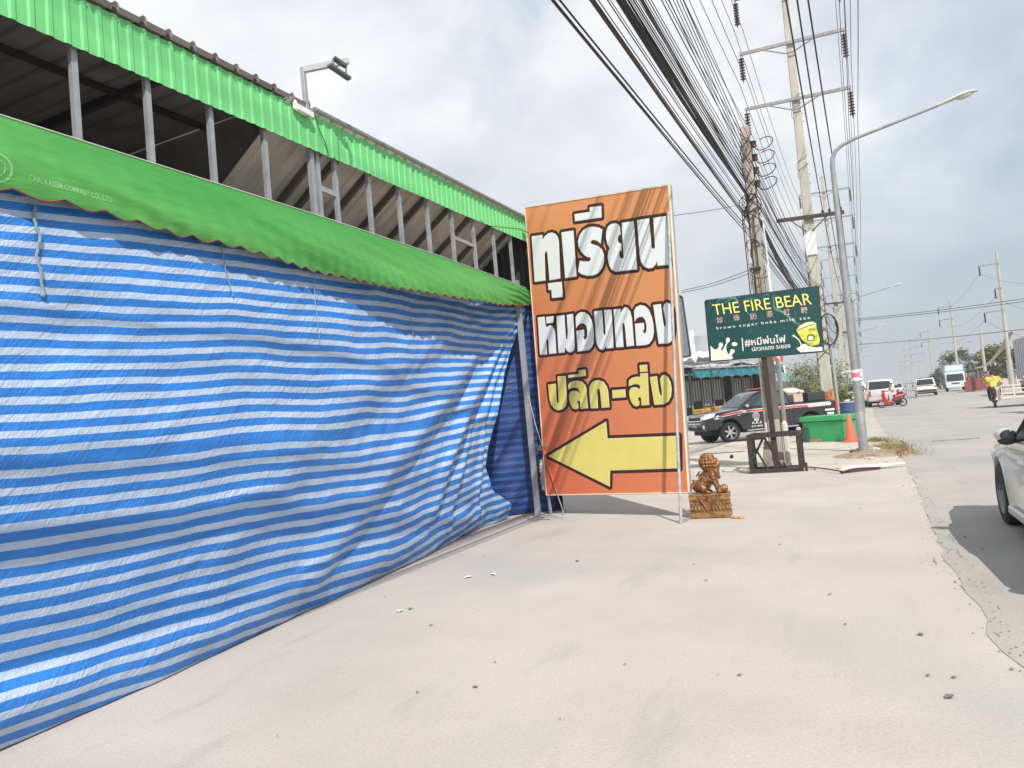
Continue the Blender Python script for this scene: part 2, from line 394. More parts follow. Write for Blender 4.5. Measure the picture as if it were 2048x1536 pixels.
for y in (1.0, 3.0, 5.0): MB().bar((WX - .05, y, rz(WX) - .045), (-13, y, rz(-13) - .045), .05, .08).build('rafter', M['black_steel'], shed)
for x in (-6.0, -7.6, -9.5): MB().bar((x, -.4, rz(x) - .035), (x, 6.05, rz(x) - .03), .05, .05).build('purlin', M['black_steel'], shed)
MB().bar((-6.30, 6.1, rs_(-6.30) - .03), (-6.30, 12.15, rs_(-6.30) - .03), .035, .035).build('purlin', M['rafter'], shed)
MB().bar((WX - .01, -.4, 3.86), (WX - .01, 11.5, 3.80), .045, .045).build('rail', M['galv'], shed)
MB().bar((WX - .002, 6.59, 4.22), (WX - .002, 6.84, 4.21), .03, .055).build('crossbar', M['galv'], shed)
MB().bar((WX - .002, 9.52, 4.215), (WX - .002, 10.13, 4.2), .03, .05).build('crossbar', M['galv'], shed)
endp = G(1075, 1032)
MB().bar((endp.x + .01, endp.y, 0), (endp.x + .01, endp.y - .02, 3.85), .075, .075).build('end_post', M['galv'], shed)
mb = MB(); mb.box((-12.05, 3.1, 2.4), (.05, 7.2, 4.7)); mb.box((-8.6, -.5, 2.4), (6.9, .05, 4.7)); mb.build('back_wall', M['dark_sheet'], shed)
mb = MB().poly([(WX + .08, 6.10, 5.02), (-8.4, 6.10, rs_(-8.4)), (-14, 6.10, rs_(-8.4)), (-14, 6.10, 4.83)], (0, .02, 0)); mb.build('inner_wall', mat('brown_inner_sheet', (.17, .15, .13), .8, 0, .3, 2), shed)
for i, x in enumerate((-6.55, -6.80, -7.05, -7.3, -7.6, -7.9, -8.2)): MB().bar((x, 6.08, max(2.6, rs_(x) + .1)), (x, 6.08, 4.35 + .12 * (i % 3)), .035, .012, up=(0, 1, 0)).build('batten', M['cream_batten'], shed)
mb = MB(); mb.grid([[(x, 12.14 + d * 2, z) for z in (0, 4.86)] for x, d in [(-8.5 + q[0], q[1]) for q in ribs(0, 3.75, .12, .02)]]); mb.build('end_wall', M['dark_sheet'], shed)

# ------------------------------------------------------------------ tarpaulins
def tarp_mat(name, blue, white, dark=False):
    m = bpy.data.materials.new(name); m.use_nodes = True; t = m.node_tree; b = t.nodes['Principled BSDF']; L = t.links.new
    uv = t.nodes.new('ShaderNodeUVMap'); sp = t.nodes.new('ShaderNodeSeparateXYZ'); L(uv.outputs[0], sp.inputs[0])
    wn = t.nodes.new('ShaderNodeTexNoise'); wn.inputs['Scale'].default_value = 14; wn.inputs['Detail'].default_value = 3; L(uv.outputs[0], wn.inputs[0])
    def mth(op, a, b_=None, c=None):
        n = t.nodes.new('ShaderNodeMath'); n.operation = op
        for i, q in enumerate((a, b_, c)):
            if q is None: continue
            if isinstance(q, (int, float)): n.inputs[i].default_value = q
            else: L(q, n.inputs[i])
        return n.outputs[0]
    v = mth('ADD', sp.outputs[1], mth('MULTIPLY', wn.outputs[0], .016))
    ob = t.nodes.new('ShaderNodeTexCoord'); so_ = t.nodes.new('ShaderNodeSeparateXYZ'); L(ob.outputs['Object'], so_.inputs[0]); cb = t.nodes.new('ShaderNodeCombineXYZ'); L(so_.outputs[1], cb.inputs[0]); L(so_.outputs[2], cb.inputs[1]); L(so_.outputs[0], cb.inputs[2])
    f = mth('FRACT', mth('MULTIPLY', v, 1 / .2))
    tri = mth('ABSOLUTE', mth('SUBTRACT', f, .5))
    mr = t.nodes.new('ShaderNodeMapRange'); mr.inputs[1].default_value = .258; mr.inputs[2].default_value = .288; L(tri, mr.inputs[0])
    vn = t.nodes.new('ShaderNodeTexNoise'); vn.inputs['Scale'].default_value = 2.2; vn.inputs['Detail'].default_value = 6; L(uv.outputs[0], vn.inputs[0])
    bl = t.nodes.new('ShaderNodeValToRGB'); e = bl.color_ramp.elements; e[0].position = .3; e[1].position = .7
    e[0].color = (*[q * .86 for q in blue], 1); e[1].color = (*[q * 1.12 for q in blue], 1); L(vn.outputs[0], bl.inputs[0])
    wh = t.nodes.new('ShaderNodeValToRGB'); e = wh.color_ramp.elements; e[0].position = .3; e[1].position = .7
    e[0].color = (*[q * .93 for q in white], 1); e[1].color = (*white, 1); L(vn.outputs[0], wh.inputs[0])
    mx = t.nodes.new('ShaderNodeMix'); mx.data_type = 'RGBA'; L(mr.outputs[0], mx.inputs[0]); L(bl.outputs[0], mx.inputs[6]); L(wh.outputs[0], mx.inputs[7])
    L(mx.outputs[2], b.inputs['Base Color']); b.inputs['Roughness'].default_value = .42; b.inputs['Specular IOR Level'].default_value = .45
    # creases: three stretched noises, one along the pull of the cloth
    hs = []
    for rot, sx, sy, sc, det, amp in ((R_(40), 1.0, 7, 2.0, 6, 1.0), (R_(12), 1.0, 6, 2.6, 5, .7), (R_(57), 1.2, 9, 4, 4, .5), (R_(-24), 1, 5, 2.4, 4, .3)):
        a = t.nodes.new('ShaderNodeMapping'); a.inputs['Rotation'].default_value = (0, 0, -rot); L(cb.outputs[0], a.inputs[0])
        a2 = t.nodes.new('ShaderNodeMapping'); a2.inputs['Scale'].default_value = (sx, sy, 1); L(a.outputs[0], a2.inputs[0])
        n = t.nodes.new('ShaderNodeTexNoise'); n.inputs['Scale'].default_value = sc; n.inputs['Detail'].default_value = det; n.inputs['Roughness'].default_value = .55; n.inputs['Distortion'].default_value = .5
        L(a2.outputs[0], n.inputs[0])
        rid = mth('ABSOLUTE', mth('SUBTRACT', n.outputs[0], .5)); hs.append(mth('MULTIPLY', mth('POWER', rid, .7), amp))
    h = mth('ADD', mth('ADD', hs[0], hs[1]), mth('ADD', hs[2], hs[3]))
    bp = t.nodes.new('ShaderNodeBump'); bp.inputs['Strength'].default_value = .50; bp.inputs['Distance'].default_value = .05
    mk = t.nodes.new('ShaderNodeTexNoise'); mk.inputs['Scale'].default_value = .9; mk.inputs['Detail'].default_value = 2; L(cb.outputs[0], mk.inputs[0])
    mr2 = t.nodes.new('ShaderNodeMapRange'); mr2.inputs[1].default_value = .32; mr2.inputs[2].default_value = .66; mr2.inputs[3].default_value = .25; mr2.inputs[4].default_value = 1.0; L(mk.outputs[0], mr2.inputs[0])
    L(mth('MULTIPLY', h, mr2.outputs[0]), bp.inputs['Height']); L(bp.outputs[0], b.inputs['Normal'])
    return m
M['tarp'] = tarp_mat('striped_tarpaulin', (.026, .192, .59), (.44, .54, .70))
M['tarp_shaded'] = tarp_mat('shade_darkened_tarpaulin', (.007, .030, .15), (.022, .08, .26))  # dark blue cloth, its colour lowered further to stand in for shade
XB = [(-1, -4.4), (2.72, -4.54), (3.78, -4.6), (5.5, -4.76), (7.48, -4.99), (9.2, -5.2), (10.5, -5.42), (11.2, -5.34)]
YR = [(max(0, 1 - q.z / 3.6), q.y) for q in [PX(*a) for a in ((1056, 603, -5.02), (1036, 650, -5.08), (1008, 740, -5.2), (987, 820, -5.3), (971, 890, -5.36), (966, 930, -5.38), (976, 975, -5.4), (1008, 1010, -5.4))]] + [(1, 11.2)]
ZB = [(-1, 3.35), (3.2, 3.36), (5.9, 3.33), (7.6, 3.30), (10.9, 3.4), (12.0, 3.56)]
FOLDS = [((11.8, 3.35), (9.2, 2.05), (7.3, 1.15), (5.7, .35), .17, .085), ((11.7, 3.2), (10.2, 2.0), (9.1, 1.2), (8.4, .5), .13, .075), ((11.75, 3.2), (10.9, 2.2), (10.5, 1.6), (10.1, .3), .08, .05), ((11.5, 3.3), (8.3, 2.6), (6.5, 1.9), (4.6, .9), .24, .045), ((11.3, 3.0), (9.9, 1.4), (9.4, .9), (8.9, .2), .07, .035)]
def seg_sd(p, poly):                               # signed distance to a polyline (positive above)
    best = 9e9; sg = 1
    for a, b in zip(poly, poly[1:]):
        ax, ay, bx, by = *a, *b; dx, dy = bx - ax, by - ay; t = max(0, min(1, ((p[0]-ax)*dx + (p[1]-ay)*dy) / (dx*dx + dy*dy)))
        ex, ey = p[0] - ax - t*dx, p[1] - ay - t*dy; d = math.hypot(ex, ey)
        if d < best: best = d; sg = 1 if (dx * ey - dy * ex) < 0 else -1
    return best * sg
NS, NTT = 340, 120
P = []; uvs = []
for i in range(NS + 1):
    s_ = i / NS; row = []
    for j in range(NTT + 1):
        t = j / NTT
        yr = interp(YR, t); y = .2 + (yr - .2) * s_
        zt = interp(ZB, y) + .16 * (1 - S((y - 10.6) / 1.0)) + .03; z = zt * (1 - t)
        xt = WX + .06 - .34 * S((y - 5.8) / 4.6) * (1 - .8 * S((y - 10.7) / 1.3)); xb = interp(XB, y)
        x = lerp(xt, xb, t ** 1.25) + .10 * math.sin(math.pi * t) * (1 - .4 * S((y - 9) / 2))
        if t > .88: x += .055 * math.sin(math.pi * (t - .88) / .12 * 1.25) * (1 + .5 * noise.noise((y * .9, 0, 6)))      # slack hem bellies out over the floor
        for a, b, c, d, wd, am in FOLDS:
            sd = seg_sd((y, z), (a, b, c, d)); f = sd / wd
            x += am * (math.exp(-f * f) - .55 * math.exp(-(f + 1.5) ** 2)) * S((11.9 - y) / .8)
        k = math.hypot(12.05 - y, (3.55 - z))                            # pleats gathered into the corner
        th = math.atan2(3.55 - z, 12.05 - y)
        x += .035 * math.sin(th * 34 + 2 * noise.noise((y, z, 0))) * math.exp(-k / .9) * min(1, k * 3)
        x += .014 * math.sin(th * 52 + 3 * noise.noise((y * .8, z, 4))) * S((k - .3) / 1.2) * math.exp(-k / 4.5)
        q = (y * .8 + z * .6, -y * .6 + z * .8)
        x += .030 * noise.noise((y * .7, z * .9, 1)) + .022 * noise.noise((q[0] * .5, q[1] * 2.4, 2)) + .010 * noise.noise((q[0] * 1.6, q[1] * 7, 5)) + .009 * noise.noise((y * 2.0, z * 6, 9)) + S((y - 5.5) / 4) * (.020 * noise.noise((q[0] * .45, q[1] * 5.5, 12)) + .012 * abs(noise.noise((q[0] * .6, q[1] * 10, 14))))
        zz = max(.010, z + .012 * noise.noise((y * 3, 1, 1)) * (t > .9))
        row.append((x, y, zz))
        lift = .42 * S((y - 5.6) / 5.6) * S(t * 1.35)
        per = interp([(2.7, .100), (4.4, .111), (7.5, .126), (11, .118)], y)
        d_ = (1.6 + .17 * S((y - 7) / 4) - z) / per + .30 * noise.noise((y * .5, z * .7, 8)) + .20 * noise.noise((y * 1.1, z * 1.6, 3)) + .07 * noise.noise((y * 3.1, z * 4, 5))
        k2_ = min(abs(d_), .46) / 1.84 + max(0, abs(d_) - .46); v = (15.5 + (k2_ if d_ > 0 else -k2_)) * .2   # a double blue row where two widths are joined
        if False: v = .03 * noise.noise((y * .5, z * .7, 8)) + .02 * noise.noise((y * 1.3, z * 1.3, 3)) + .4
        uvs.append((y, v))
    P.append(row)
mb = MB().grid(P)
tarp = mb.build('striped_tarp', M['tarp'], smooth=True, recalc=False, auto=0, uvs=uvs)
tag(tarp, 'big blue and white striped tarpaulin stretched down to the concrete below the green awning', 'tarpaulin')
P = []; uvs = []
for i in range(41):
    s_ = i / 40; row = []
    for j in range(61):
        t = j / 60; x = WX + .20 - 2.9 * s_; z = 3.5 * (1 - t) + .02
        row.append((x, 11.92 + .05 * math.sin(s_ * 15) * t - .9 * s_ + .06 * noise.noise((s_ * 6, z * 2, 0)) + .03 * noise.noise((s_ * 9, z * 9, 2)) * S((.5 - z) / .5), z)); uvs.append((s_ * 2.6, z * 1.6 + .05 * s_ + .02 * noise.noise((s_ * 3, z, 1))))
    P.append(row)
tag(MB().grid(P).build('striped_tarp', M['tarp_shaded'], smooth=True, recalc=False, auto=0, uvs=uvs), 'dark blue striped tarpaulin with shade put into its colour, behind the grey post, seen through the corner gap', 'tarpaulin')

# green awning cloth over the top of the striped tarpaulin
M['awning'] = mat('green_tarpaulin', (.052, .275, .050), .5, 0, .13, 1.1, .35, 9, col2=(.09, .345, .07), c2pos=(.38, .68), stretch=(1, .35, 2.2), bdist=.03)
M['brown_trim'] = mat('brown_binding', (.17, .075, .04), .7, 0, .2)
awn = thing('green_awning', 'long green tarpaulin valance with a scalloped brown hem across the market front', 'awning', (WX, 6, 3.3))
AB = [(-1, 3.33)] + [(p.y, p.z) for p in (PX(0, 376, -4.81), PX(240, 436, -4.81), PX(560, 521, -4.82), PX(760, 574, -4.84), PX(1000, 611, -4.87))] + [(11.75, 3.46), (11.95, 3.56)]
AT = [(-1, 3.89), (3.2, 3.89), (6.4, 3.89), (9, 3.86), (11.2, 3.80), (11.95, 3.77)]
edge = []; P = []
NA = 620
for i in range(NA + 1):
    y = -.4 + (11.93 + .4) * i / NA; zt = interp(AT, y); row = []
    ph = y + .16 * noise.noise((y * .6, 0, 4))
    per = .29 - .05 * S((y - 4) / 5)
    sc = abs(math.sin(math.pi * ph / per)) ; zb = interp(AB, y) - (.040 * (sc - .5)) * (1 - .6 * S((y - 9) / 3)) + .02 * noise.noise((y * .9, 3, 0))
    for j in range(29):
        t = j / 28; z = lerp(zt, zb, t)
        x = WX + .035 + .17 * math.sin(t * 1.75) * (1 - .35 * S((y - 8.5) / 3.4))
        x += .045 * noise.noise((y * .55, z * 3.0 + y * .9, 0)) * S(t * 3) + .02 * noise.noise((y * 1.2, (z + y * .22) * 9, 3)) * S(t * 3)
        x += .009 * math.sin(2 * math.pi * ph / per) * t ** 3
        k = S((y - 10.3) / 1.6)                                           # bunched creases at the tied end
        x += k * .022 * math.sin((z - 3.35 - .10 * (12 - y)) * 60 + 3 * noise.noise((y * 2, z * 3, 1))) * S(t * 4)
        row.append((x, y, z))
    P.append(row); edge.append(row[-1])
MB().grid(P).build('valance', M['awning'], awn, smooth=True, recalc=False, auto=0)
MB().tube([(x + .004, y, z) for x, y, z in edge], .0075, 6).build('hem', M['brown_trim'], awn, smooth=True)
MB().tube([(r[0][0] + .004, r[0][1], r[0][2] + .004) for r in P[::6]], .006, 6).build('top_cord', mat('pale_cord', (.5, .6, .45), .7), awn, smooth=True)
def awn_pt(y, z):
    i = min(NA, max(0, round((y + .4) / (12.33) * NA))); r = P[i]
    for a, b in zip(r, r[1:]):
        if b[2] <= z <= a[2]: return Vector((lerp(a[0], b[0], (a[2]-z)/(a[2]-b[2]+1e-9)) + .002, y, z))
    return Vector((r[-1][0] + .004, y, z))
M['print'] = mat('pale_green_print', (.19, .46, .18), .55)
mb = text_mb('CHAI KASEM COMPANY CO., LTD', (0, 0, 0), (1, 0, 0), (0, 1, 0), .058, width=.62, ex=0, bold=.03)
mb.v = [awn_pt(3.26 + p.x, 3.43 - .012 * p.x + p.y) for p in mb.v]; mb.build('lettering', M['print'], awn, recalc=False)
mb = MB(); 
for r0, r1 in ((.085, .10), (.05, .058)):
    ring = []
    for k in range(49):
        a = math.pi * 2 * k / 48; ring.append([awn_pt(3.06 + r * math.cos(a), 3.47 + r * math.sin(a)) for r in (r0, r1)])
    mb.grid(ring)
mb.build('emblem', M['print'], awn, recalc=False)

M['cord'] = mat('grey_cord', (.22, .28, .30), .8)
def tarp_x(y, z):
    t = max(0, min(1, 1 - z / (interp(ZB, y) + .03 + .16 * (1 - S((y - 10.6) / 1.0))))); return P0[min(NS, max(0, round((y - .2) / (interp(YR, t) - .2) * NS)))][round(t * NTT)][0]
P0 = [[tuple(mb_) for mb_ in r] for r in [[tarp.data.vertices[i * (NTT + 1) + j].co for j in range(NTT + 1)] for i in range(NS + 1)]]
for pts, r, lab in (([(70, 412), (68, 440), (80, 475), (72, 510), (82, 545), (86, 590)], .010, 'thick frayed cord hanging down the tarpaulin nearest the viewer'), ([(444, 486), (447, 520), (458, 565), (466, 592)], .0045, 'thin cord with a hooked end hanging left of the lamp bracket'),
        ([(628, 545), (629, 580), (634, 640), (640, 690)], .004, 'thin straight cord hanging below the double posts'), ([(818, 580), (820, 620), (822, 650), (826, 668)], .004, 'short cord with a knot hanging over the middle of the striped tarpaulin'), ([(941, 602), (942, 632), (941, 655)], .004, 'short cord nearest the gathered corner of the striped tarpaulin')):
    q = []
    for px, py in pts:
        p = PX(px, py, WX + .12); p = PX(px, py, tarp_x(p.y, p.z) + .02); q.append(p)
    sm = []
    for a, b in zip(q, q[1:]): sm += [a.lerp(b, k / 5) + Vector((0, .006 * math.sin(k * 2.1), 0)) for k in range(5)]
    sm.append(q[-1])
    tag(MB().tube(sm, r, 6).ball(sm[-1], r * 1.8, 8, 5).build('tie_cord', M['cord'], awn, smooth=True), lab)

# flood lamp on its bracket above the fascia
lp = thing('flood_lamp', 'flat flood lamp on a bent galvanised bracket above the green fascia', 'lamp', (WX + .1, 6.33, 4.95))
MB().bar((WX + .10, 6.33, 4.88), (WX + .10, 6.32, 5.40), .045, .045).build('upright', M['galv'], lp, bevel=.004)
b0, b1 = Vector((WX + .10, 6.32, 5.375)), Vector((WX + .42, 6.68, 5.52))
MB().bar(b0, b1, .05, .06).build('arm', M['galv'], lp, bevel=.004)
c = PX(683, 140, WX + .42); u_ = Vector((.42, .52, -.32)).normalized(); v_ = Vector((-.25, .5, .55)).normalized()
n_ = u_.cross(v_)
c0 = PX(659, 119, WX + .45); c1 = PX(694, 152, WX + .55)
tl, tr, br, bl = PX(661, 117, WX + .34), PX(692, 128, WX + .36), PX(698, 158, WX + .52), PX(655, 131, WX + .55)
mb = MB()
for a, b in ((PX(667, 116, WX + .4), PX(692, 133, WX + .46)), (PX(658, 130, WX + .5), PX(699, 158, WX + .56))): mb.bar(a, b, .06, .028)
for a, b in ((PX(666, 118, WX + .4), PX(667, 134, WX + .5)), (PX(692, 133, WX + .46), PX(692, 150, WX + .54))): mb.bar(a, b, .016, .016)
mb.build('lamp_frame', mat('dark_grey_lamp', (.11, .11, .115), .5, .2), lp)
MB().tube([PX(665, 122, WX + .42), PX(682, 121, WX + .42), PX(690, 128, WX + .45), PX(693, 150, WX + .53)], .006, 6).build('lamp_cable', M['cable'], lp)
mb = MB().bar((WX + .115, 6.15, 4.925), (WX + .115, 6.40, 4.915), .05, .06); mb.bar((WX + .10, 6.15, 4.90), (WX + .10, 6.15, 5.0), .03, .04); mb.build('bracket', M['white_paint'], lp, bevel=.004)
MB().tube([(WX + .10, 6.44, 5.0), (WX + .092, 6.5, 4.9), (WX + .096, 6.53, 4.8), (WX + .092, 6.62, 4.68), (WX + .09, 6.66, 4.57)], .006, 6).build('supply_cable', mat('green_cable', (.04, .16, .06), .6), lp)
mesh_thing(MB().tube([(WX + .09, 10.25, 4.60), (WX + .12, 10.3, 4.535), (WX + .14, 10.5, 4.54), (WX + .3, 11.2, 4.60), (WX + .28, 11.75, 4.63)], .006, 6), 'tie_wire', M['cable'], 'thin dark wire tying the green fascia to the orange sign', 'wire', (WX + .09, 10.25, 4.6))

LET = {'W':[[(.229,4.547),(.462,4.52),(.451,4.441),(.511,4.487),(.582,4.515),(.658,4.512),(.73,4.473),(.77,4.413),(.786,4.343),(.746,3.748),(.52,3.76),(.526,4.134),(.526,4.208),(.51,4.241),(.486,4.232),(.469,4.191),(.438,3.773),(.205,3.794)],[(.483,3.723),(.768,3.695),(.761,3.449),(.537,3.469),(.54,3.605),(.477,3.609)],[(.851,4.467),(1.093,4.442),(1.069,3.718),(.842,3.735)],[(1.638,4.33),(1.567,4.378),(1.467,4.413),(1.372,4.424),(1.281,4.403),(1.202,4.342),(1.162,4.258),(1.163,4.165),(1.199,4.085),(1.253,4.017),(1.31,3.973),(1.364,3.958),(1.368,3.926),(1.337,3.902),(1.233,3.924),(1.159,3.951),(1.106,3.785),(1.174,3.729),(1.276,3.688),(1.379,3.672),(1.485,3.686),(1.57,3.753),(1.616,3.849),(1.622,3.945),(1.595,4.035),(1.534,4.097),(1.452,4.139),(1.406,4.161),(1.399,4.191),(1.426,4.21),(1.477,4.201),(1.525,4.174),(1.584,4.117)],[(1.141,4.688),(1.439,4.649),(1.442,4.719),(1.659,4.687),(1.646,4.51),(1.14,4.573)],[(1.995,4.344),(2.206,4.32),(2.182,3.61),(1.802,3.648),(1.732,3.693),(1.697,3.777),(1.685,3.89),(1.703,3.976),(1.737,4.022),(1.703,4.088),(1.689,4.181),(1.7,4.276),(1.742,4.35),(1.804,4.374),(1.886,4.364),(1.94,4.333),(1.959,4.284),(1.956,4.175),(1.921,4.172),(1.9,4.133),(1.899,4.079),(1.916,4.054),(1.95,4.042),(1.948,3.937),(1.91,3.936),(1.896,3.887),(1.908,3.843),(1.93,3.825),(1.967,3.82),(1.974,3.925),(1.979,4.102)],[(2.261,4.32),(2.467,4.297),(2.46,3.873),(2.487,3.843),(2.515,3.861),(2.533,4.287),(2.746,4.261),(2.727,3.567),(2.526,3.588),(2.524,3.661),(2.499,3.613),(2.441,3.578),(2.372,3.583),(2.299,3.627),(2.261,3.702),(2.248,3.798)],[(.201,3.212),(.352,3.202),(.352,3.062),(.371,3.023),(.43,3.047),(.484,3.035),(.524,2.979),(.537,2.906),(.522,2.58),(.369,2.587),(.38,2.786),(.372,2.83),(.348,2.833),(.334,2.792),(.328,2.585),(.175,2.597)],[(.379,3.192),(.539,3.182),(.521,3.076),(.375,3.081)],[(.593,3.173),(.758,3.164),(.746,2.891),(.751,2.785),(.771,2.778),(.793,2.884),(.804,3.159),(.932,3.156),(.906,2.646),(.887,2.586),(.825,2.556),(.773,2.568),(.733,2.605),(.712,2.657),(.69,2.573),(.567,2.58)],[(.973,3.091),(1.017,3.139),(1.089,3.158),(1.165,3.14),(1.235,3.087),(1.276,3.005),(1.297,2.893),(1.294,2.758),(1.273,2.652),(1.236,2.589),(1.172,2.55),(.953,2.554),(.964,2.88),(1.117,2.882),(1.11,2.784),(1.089,2.766),(1.099,2.73),(1.136,2.725),(1.163,2.763),(1.177,2.843),(1.165,2.927),(1.127,2.967),(1.068,2.982),(1.014,2.963),(.965,2.919)],[(1.341,3.128),(1.49,3.118),(1.476,2.759),(1.495,2.737),(1.514,2.761),(1.528,3.117),(1.663,3.103),(1.637,2.524),(1.503,2.53),(1.498,2.582),(1.471,2.538),(1.428,2.517),(1.373,2.544),(1.338,2.603),(1.324,2.699)],[(1.7,3.097),(1.827,3.089),(1.824,3.026),(1.856,3.067),(1.907,3.099),(1.959,3.077),(1.995,3.012),(2.011,2.918),(2.002,2.509),(1.87,2.513),(1.873,2.808),(1.864,2.869),(1.84,2.866),(1.825,2.802),(1.815,2.514),(1.681,2.525)],[(2.058,3.021),(2.106,3.072),(2.176,3.086),(2.249,3.061),(2.309,3.0),(2.349,2.891),(2.365,2.774),(2.36,2.66),(2.326,2.562),(2.26,2.501),(2.183,2.492),(2.04,2.504),(2.05,2.815),(2.054,2.829),(2.209,2.82),(2.202,2.721),(2.178,2.709),(2.186,2.672),(2.21,2.662),(2.237,2.696),(2.246,2.779),(2.233,2.858),(2.193,2.905),(2.141,2.913),(2.085,2.894),(2.05,2.854)],[(2.39,3.05),(2.521,3.044),(2.525,2.825),(2.535,2.723),(2.555,2.707),(2.571,2.755),(2.561,2.883),(2.552,2.966),(2.57,3.026),(2.616,3.05),(2.663,3.023),(2.696,2.936),(2.709,2.797),(2.692,2.649),(2.657,2.529),(2.616,2.479),(2.564,2.469),(2.42,2.48)]],'Y':[[(.288,2.103),(.451,2.102),(.437,1.799),(.457,1.78),(.478,1.802),(.501,2.21),(.667,2.207),(.647,1.81),(.619,1.728),(.551,1.684),(.458,1.67),(.379,1.697),(.313,1.766),(.292,1.853)],[(.702,2.049),(.743,2.087),(.816,2.108),(.903,2.106),(.987,2.077),(1.041,2.024),(1.058,1.954),(1.049,1.661),(.903,1.658),(.908,1.775),(.88,1.793),(.847,1.78),(.853,1.751),(.868,1.736),(.861,1.675),(.806,1.658),(.748,1.683),(.711,1.749),(.694,1.834),(.703,1.903),(.744,1.948),(.815,1.955),(.883,1.935),(.918,1.891),(.904,1.968),(.855,1.997),(.786,2.007),(.704,1.986)],[(.718,2.208),(.936,2.206),(.939,2.261),(1.074,2.26),(1.069,2.161),(.716,2.167)],[(1.114,1.99),(1.163,2.046),(1.225,2.074),(1.309,2.072),(1.388,2.038),(1.438,1.972),(1.461,1.89),(1.457,1.643),(1.309,1.645),(1.311,1.877),(1.301,1.931),(1.278,1.947),(1.255,1.922),(1.242,1.646),(1.1,1.653),(1.103,1.895)],[(1.535,1.897),(1.774,1.888),(1.768,1.77),(1.529,1.775)],[(1.851,2.011),(1.909,2.045),(1.996,2.055),(2.048,2.043),(2.064,2.093),(2.19,2.089),(2.162,1.624),(2.03,1.625),(2.032,1.735),(2.01,1.752),(1.983,1.742),(1.979,1.707),(2.0,1.692),(1.993,1.635),(1.945,1.619),(1.893,1.636),(1.854,1.698),(1.833,1.791),(1.841,1.856),(1.877,1.898),(1.932,1.906),(1.985,1.894),(2.022,1.859),(2.04,1.909),(2.013,1.937),(1.945,1.95),(1.841,1.927)],[(2.063,2.216),(2.193,2.21),(2.187,2.109),(2.06,2.112)],[(2.217,2.026),(2.339,2.026),(2.345,1.823),(2.365,1.739),(2.387,1.743),(2.394,1.805),(2.385,1.92),(2.385,1.983),(2.427,2.03),(2.471,2.031),(2.517,1.995),(2.552,1.916),(2.559,1.816),(2.536,1.717),(2.485,1.647),(2.409,1.615),(2.248,1.617)]],'A':[[(.151,.949),(1.371,1.436),(1.364,1.177),(2.605,1.155),(2.56,.697),(1.357,.69),(1.322,.445)]]}

# ================================================================== ORANGE ARROW SIGN
SA, SB = G(1093, 1029), G(1379, 1036)
su = (SB - SA).normalized(); srot = math.atan2(su.y, su.x)
sign = thing('arrow_sign', 'tall orange sign with big Thai lettering and a yellow arrow pointing left', 'sign', SA, srot)
def panel_mat():
    m = bpy.data.materials.new('printed_orange_vinyl'); m.use_nodes = True; t = m.node_tree; b = t.nodes['Principled BSDF']; L = t.links.new
    tc_ = t.nodes.new('ShaderNodeTexCoord'); sp = t.nodes.new('ShaderNodeSeparateXYZ'); L(tc_.outputs['Object'], sp.inputs[0])
    a = t.nodes.new('ShaderNodeMath'); a.operation = 'MULTIPLY_ADD'; L(sp.outputs[0], a.inputs[0]); a.inputs[1].default_value = .20; a.inputs[2].default_value = -.12
    c_ = t.nodes.new('ShaderNodeMath'); c_.operation = 'MULTIPLY_ADD'; L(sp.outputs[2], c_.inputs[0]); c_.inputs[1].default_value = .17; L(a.outputs[0], c_.inputs[2])
    r = t.nodes.new('ShaderNodeValToRGB'); e = r.color_ramp.elements; e[0].position = .05; e[1].position = .85; e[0].color = (.64, .15, .072, 1); e[1].color = (.69, .275, .11, 1); L(c_.outputs[0], r.inputs[0])
    L(r.outputs[0], b.inputs['Base Color']); b.inputs['Roughness'].default_value = .5
    n = t.nodes.new('ShaderNodeTexNoise'); n.inputs['Scale'].default_value = 2.2; L(tc_.outputs['Object'], n.inputs[0])
    bp = t.nodes.new('ShaderNodeBump'); bp.inputs['Strength'].default_value = .25; bp.inputs['Distance'].default_value = .05; L(n.outputs[0], bp.inputs['Height']); L(bp.outputs[0], b.inputs['Normal'])
    return m
CR4 = [(.142, 5.049), (2.831, 4.683), (2.66, .356), (.038, .318)]
MB().poly([(x, 0, z) for x, z in CR4], (0, .012, 0)).build('panel', panel_mat(), sign, local=True)
M['cream'] = mat('cream_edge', (.80, .66, .48), .6)
mb = MB()
for (a, b) in zip(CR4, CR4[1:] + CR4[:1]): mb.bar((a[0], .012, a[1]), (b[0], .012, b[1]), .016, .04, up=(0, 1, 0))
mb.build('border', M['cream'], sign, local=True)
mb = MB()
for (a, b) in zip(CR4, CR4[1:] + CR4[:1]): mb.bar((a[0], .045, a[1]), (b[0], .045, b[1]), .035, .035, up=(0, 1, 0))
for k in range(1, 6):
    t = k / 6; mb.bar((lerp(CR4[0][0], CR4[3][0], t), .045, lerp(CR4[0][1], CR4[3][1], t)), (lerp(CR4[1][0], CR4[2][0], t), .045, lerp(CR4[1][1], CR4[2][1], t)), .03, .03, up=(0, 1, 0))
mb.build('frame', M['galv'], sign, local=True)
M['let_dark'] = mat('dark_brown_print', (.05, .014, .012), .5, 0, .1)
M['let_white'] = mat('white_print', (.80, .81, .82), .5, 0, .03)
M['let_yellow'] = mat('yellow_print', (.74, .64, .17), .5, 0, .05)
M['let_edge'] = mat('cream_print_edge', (.80, .74, .58), .5, 0, .03)
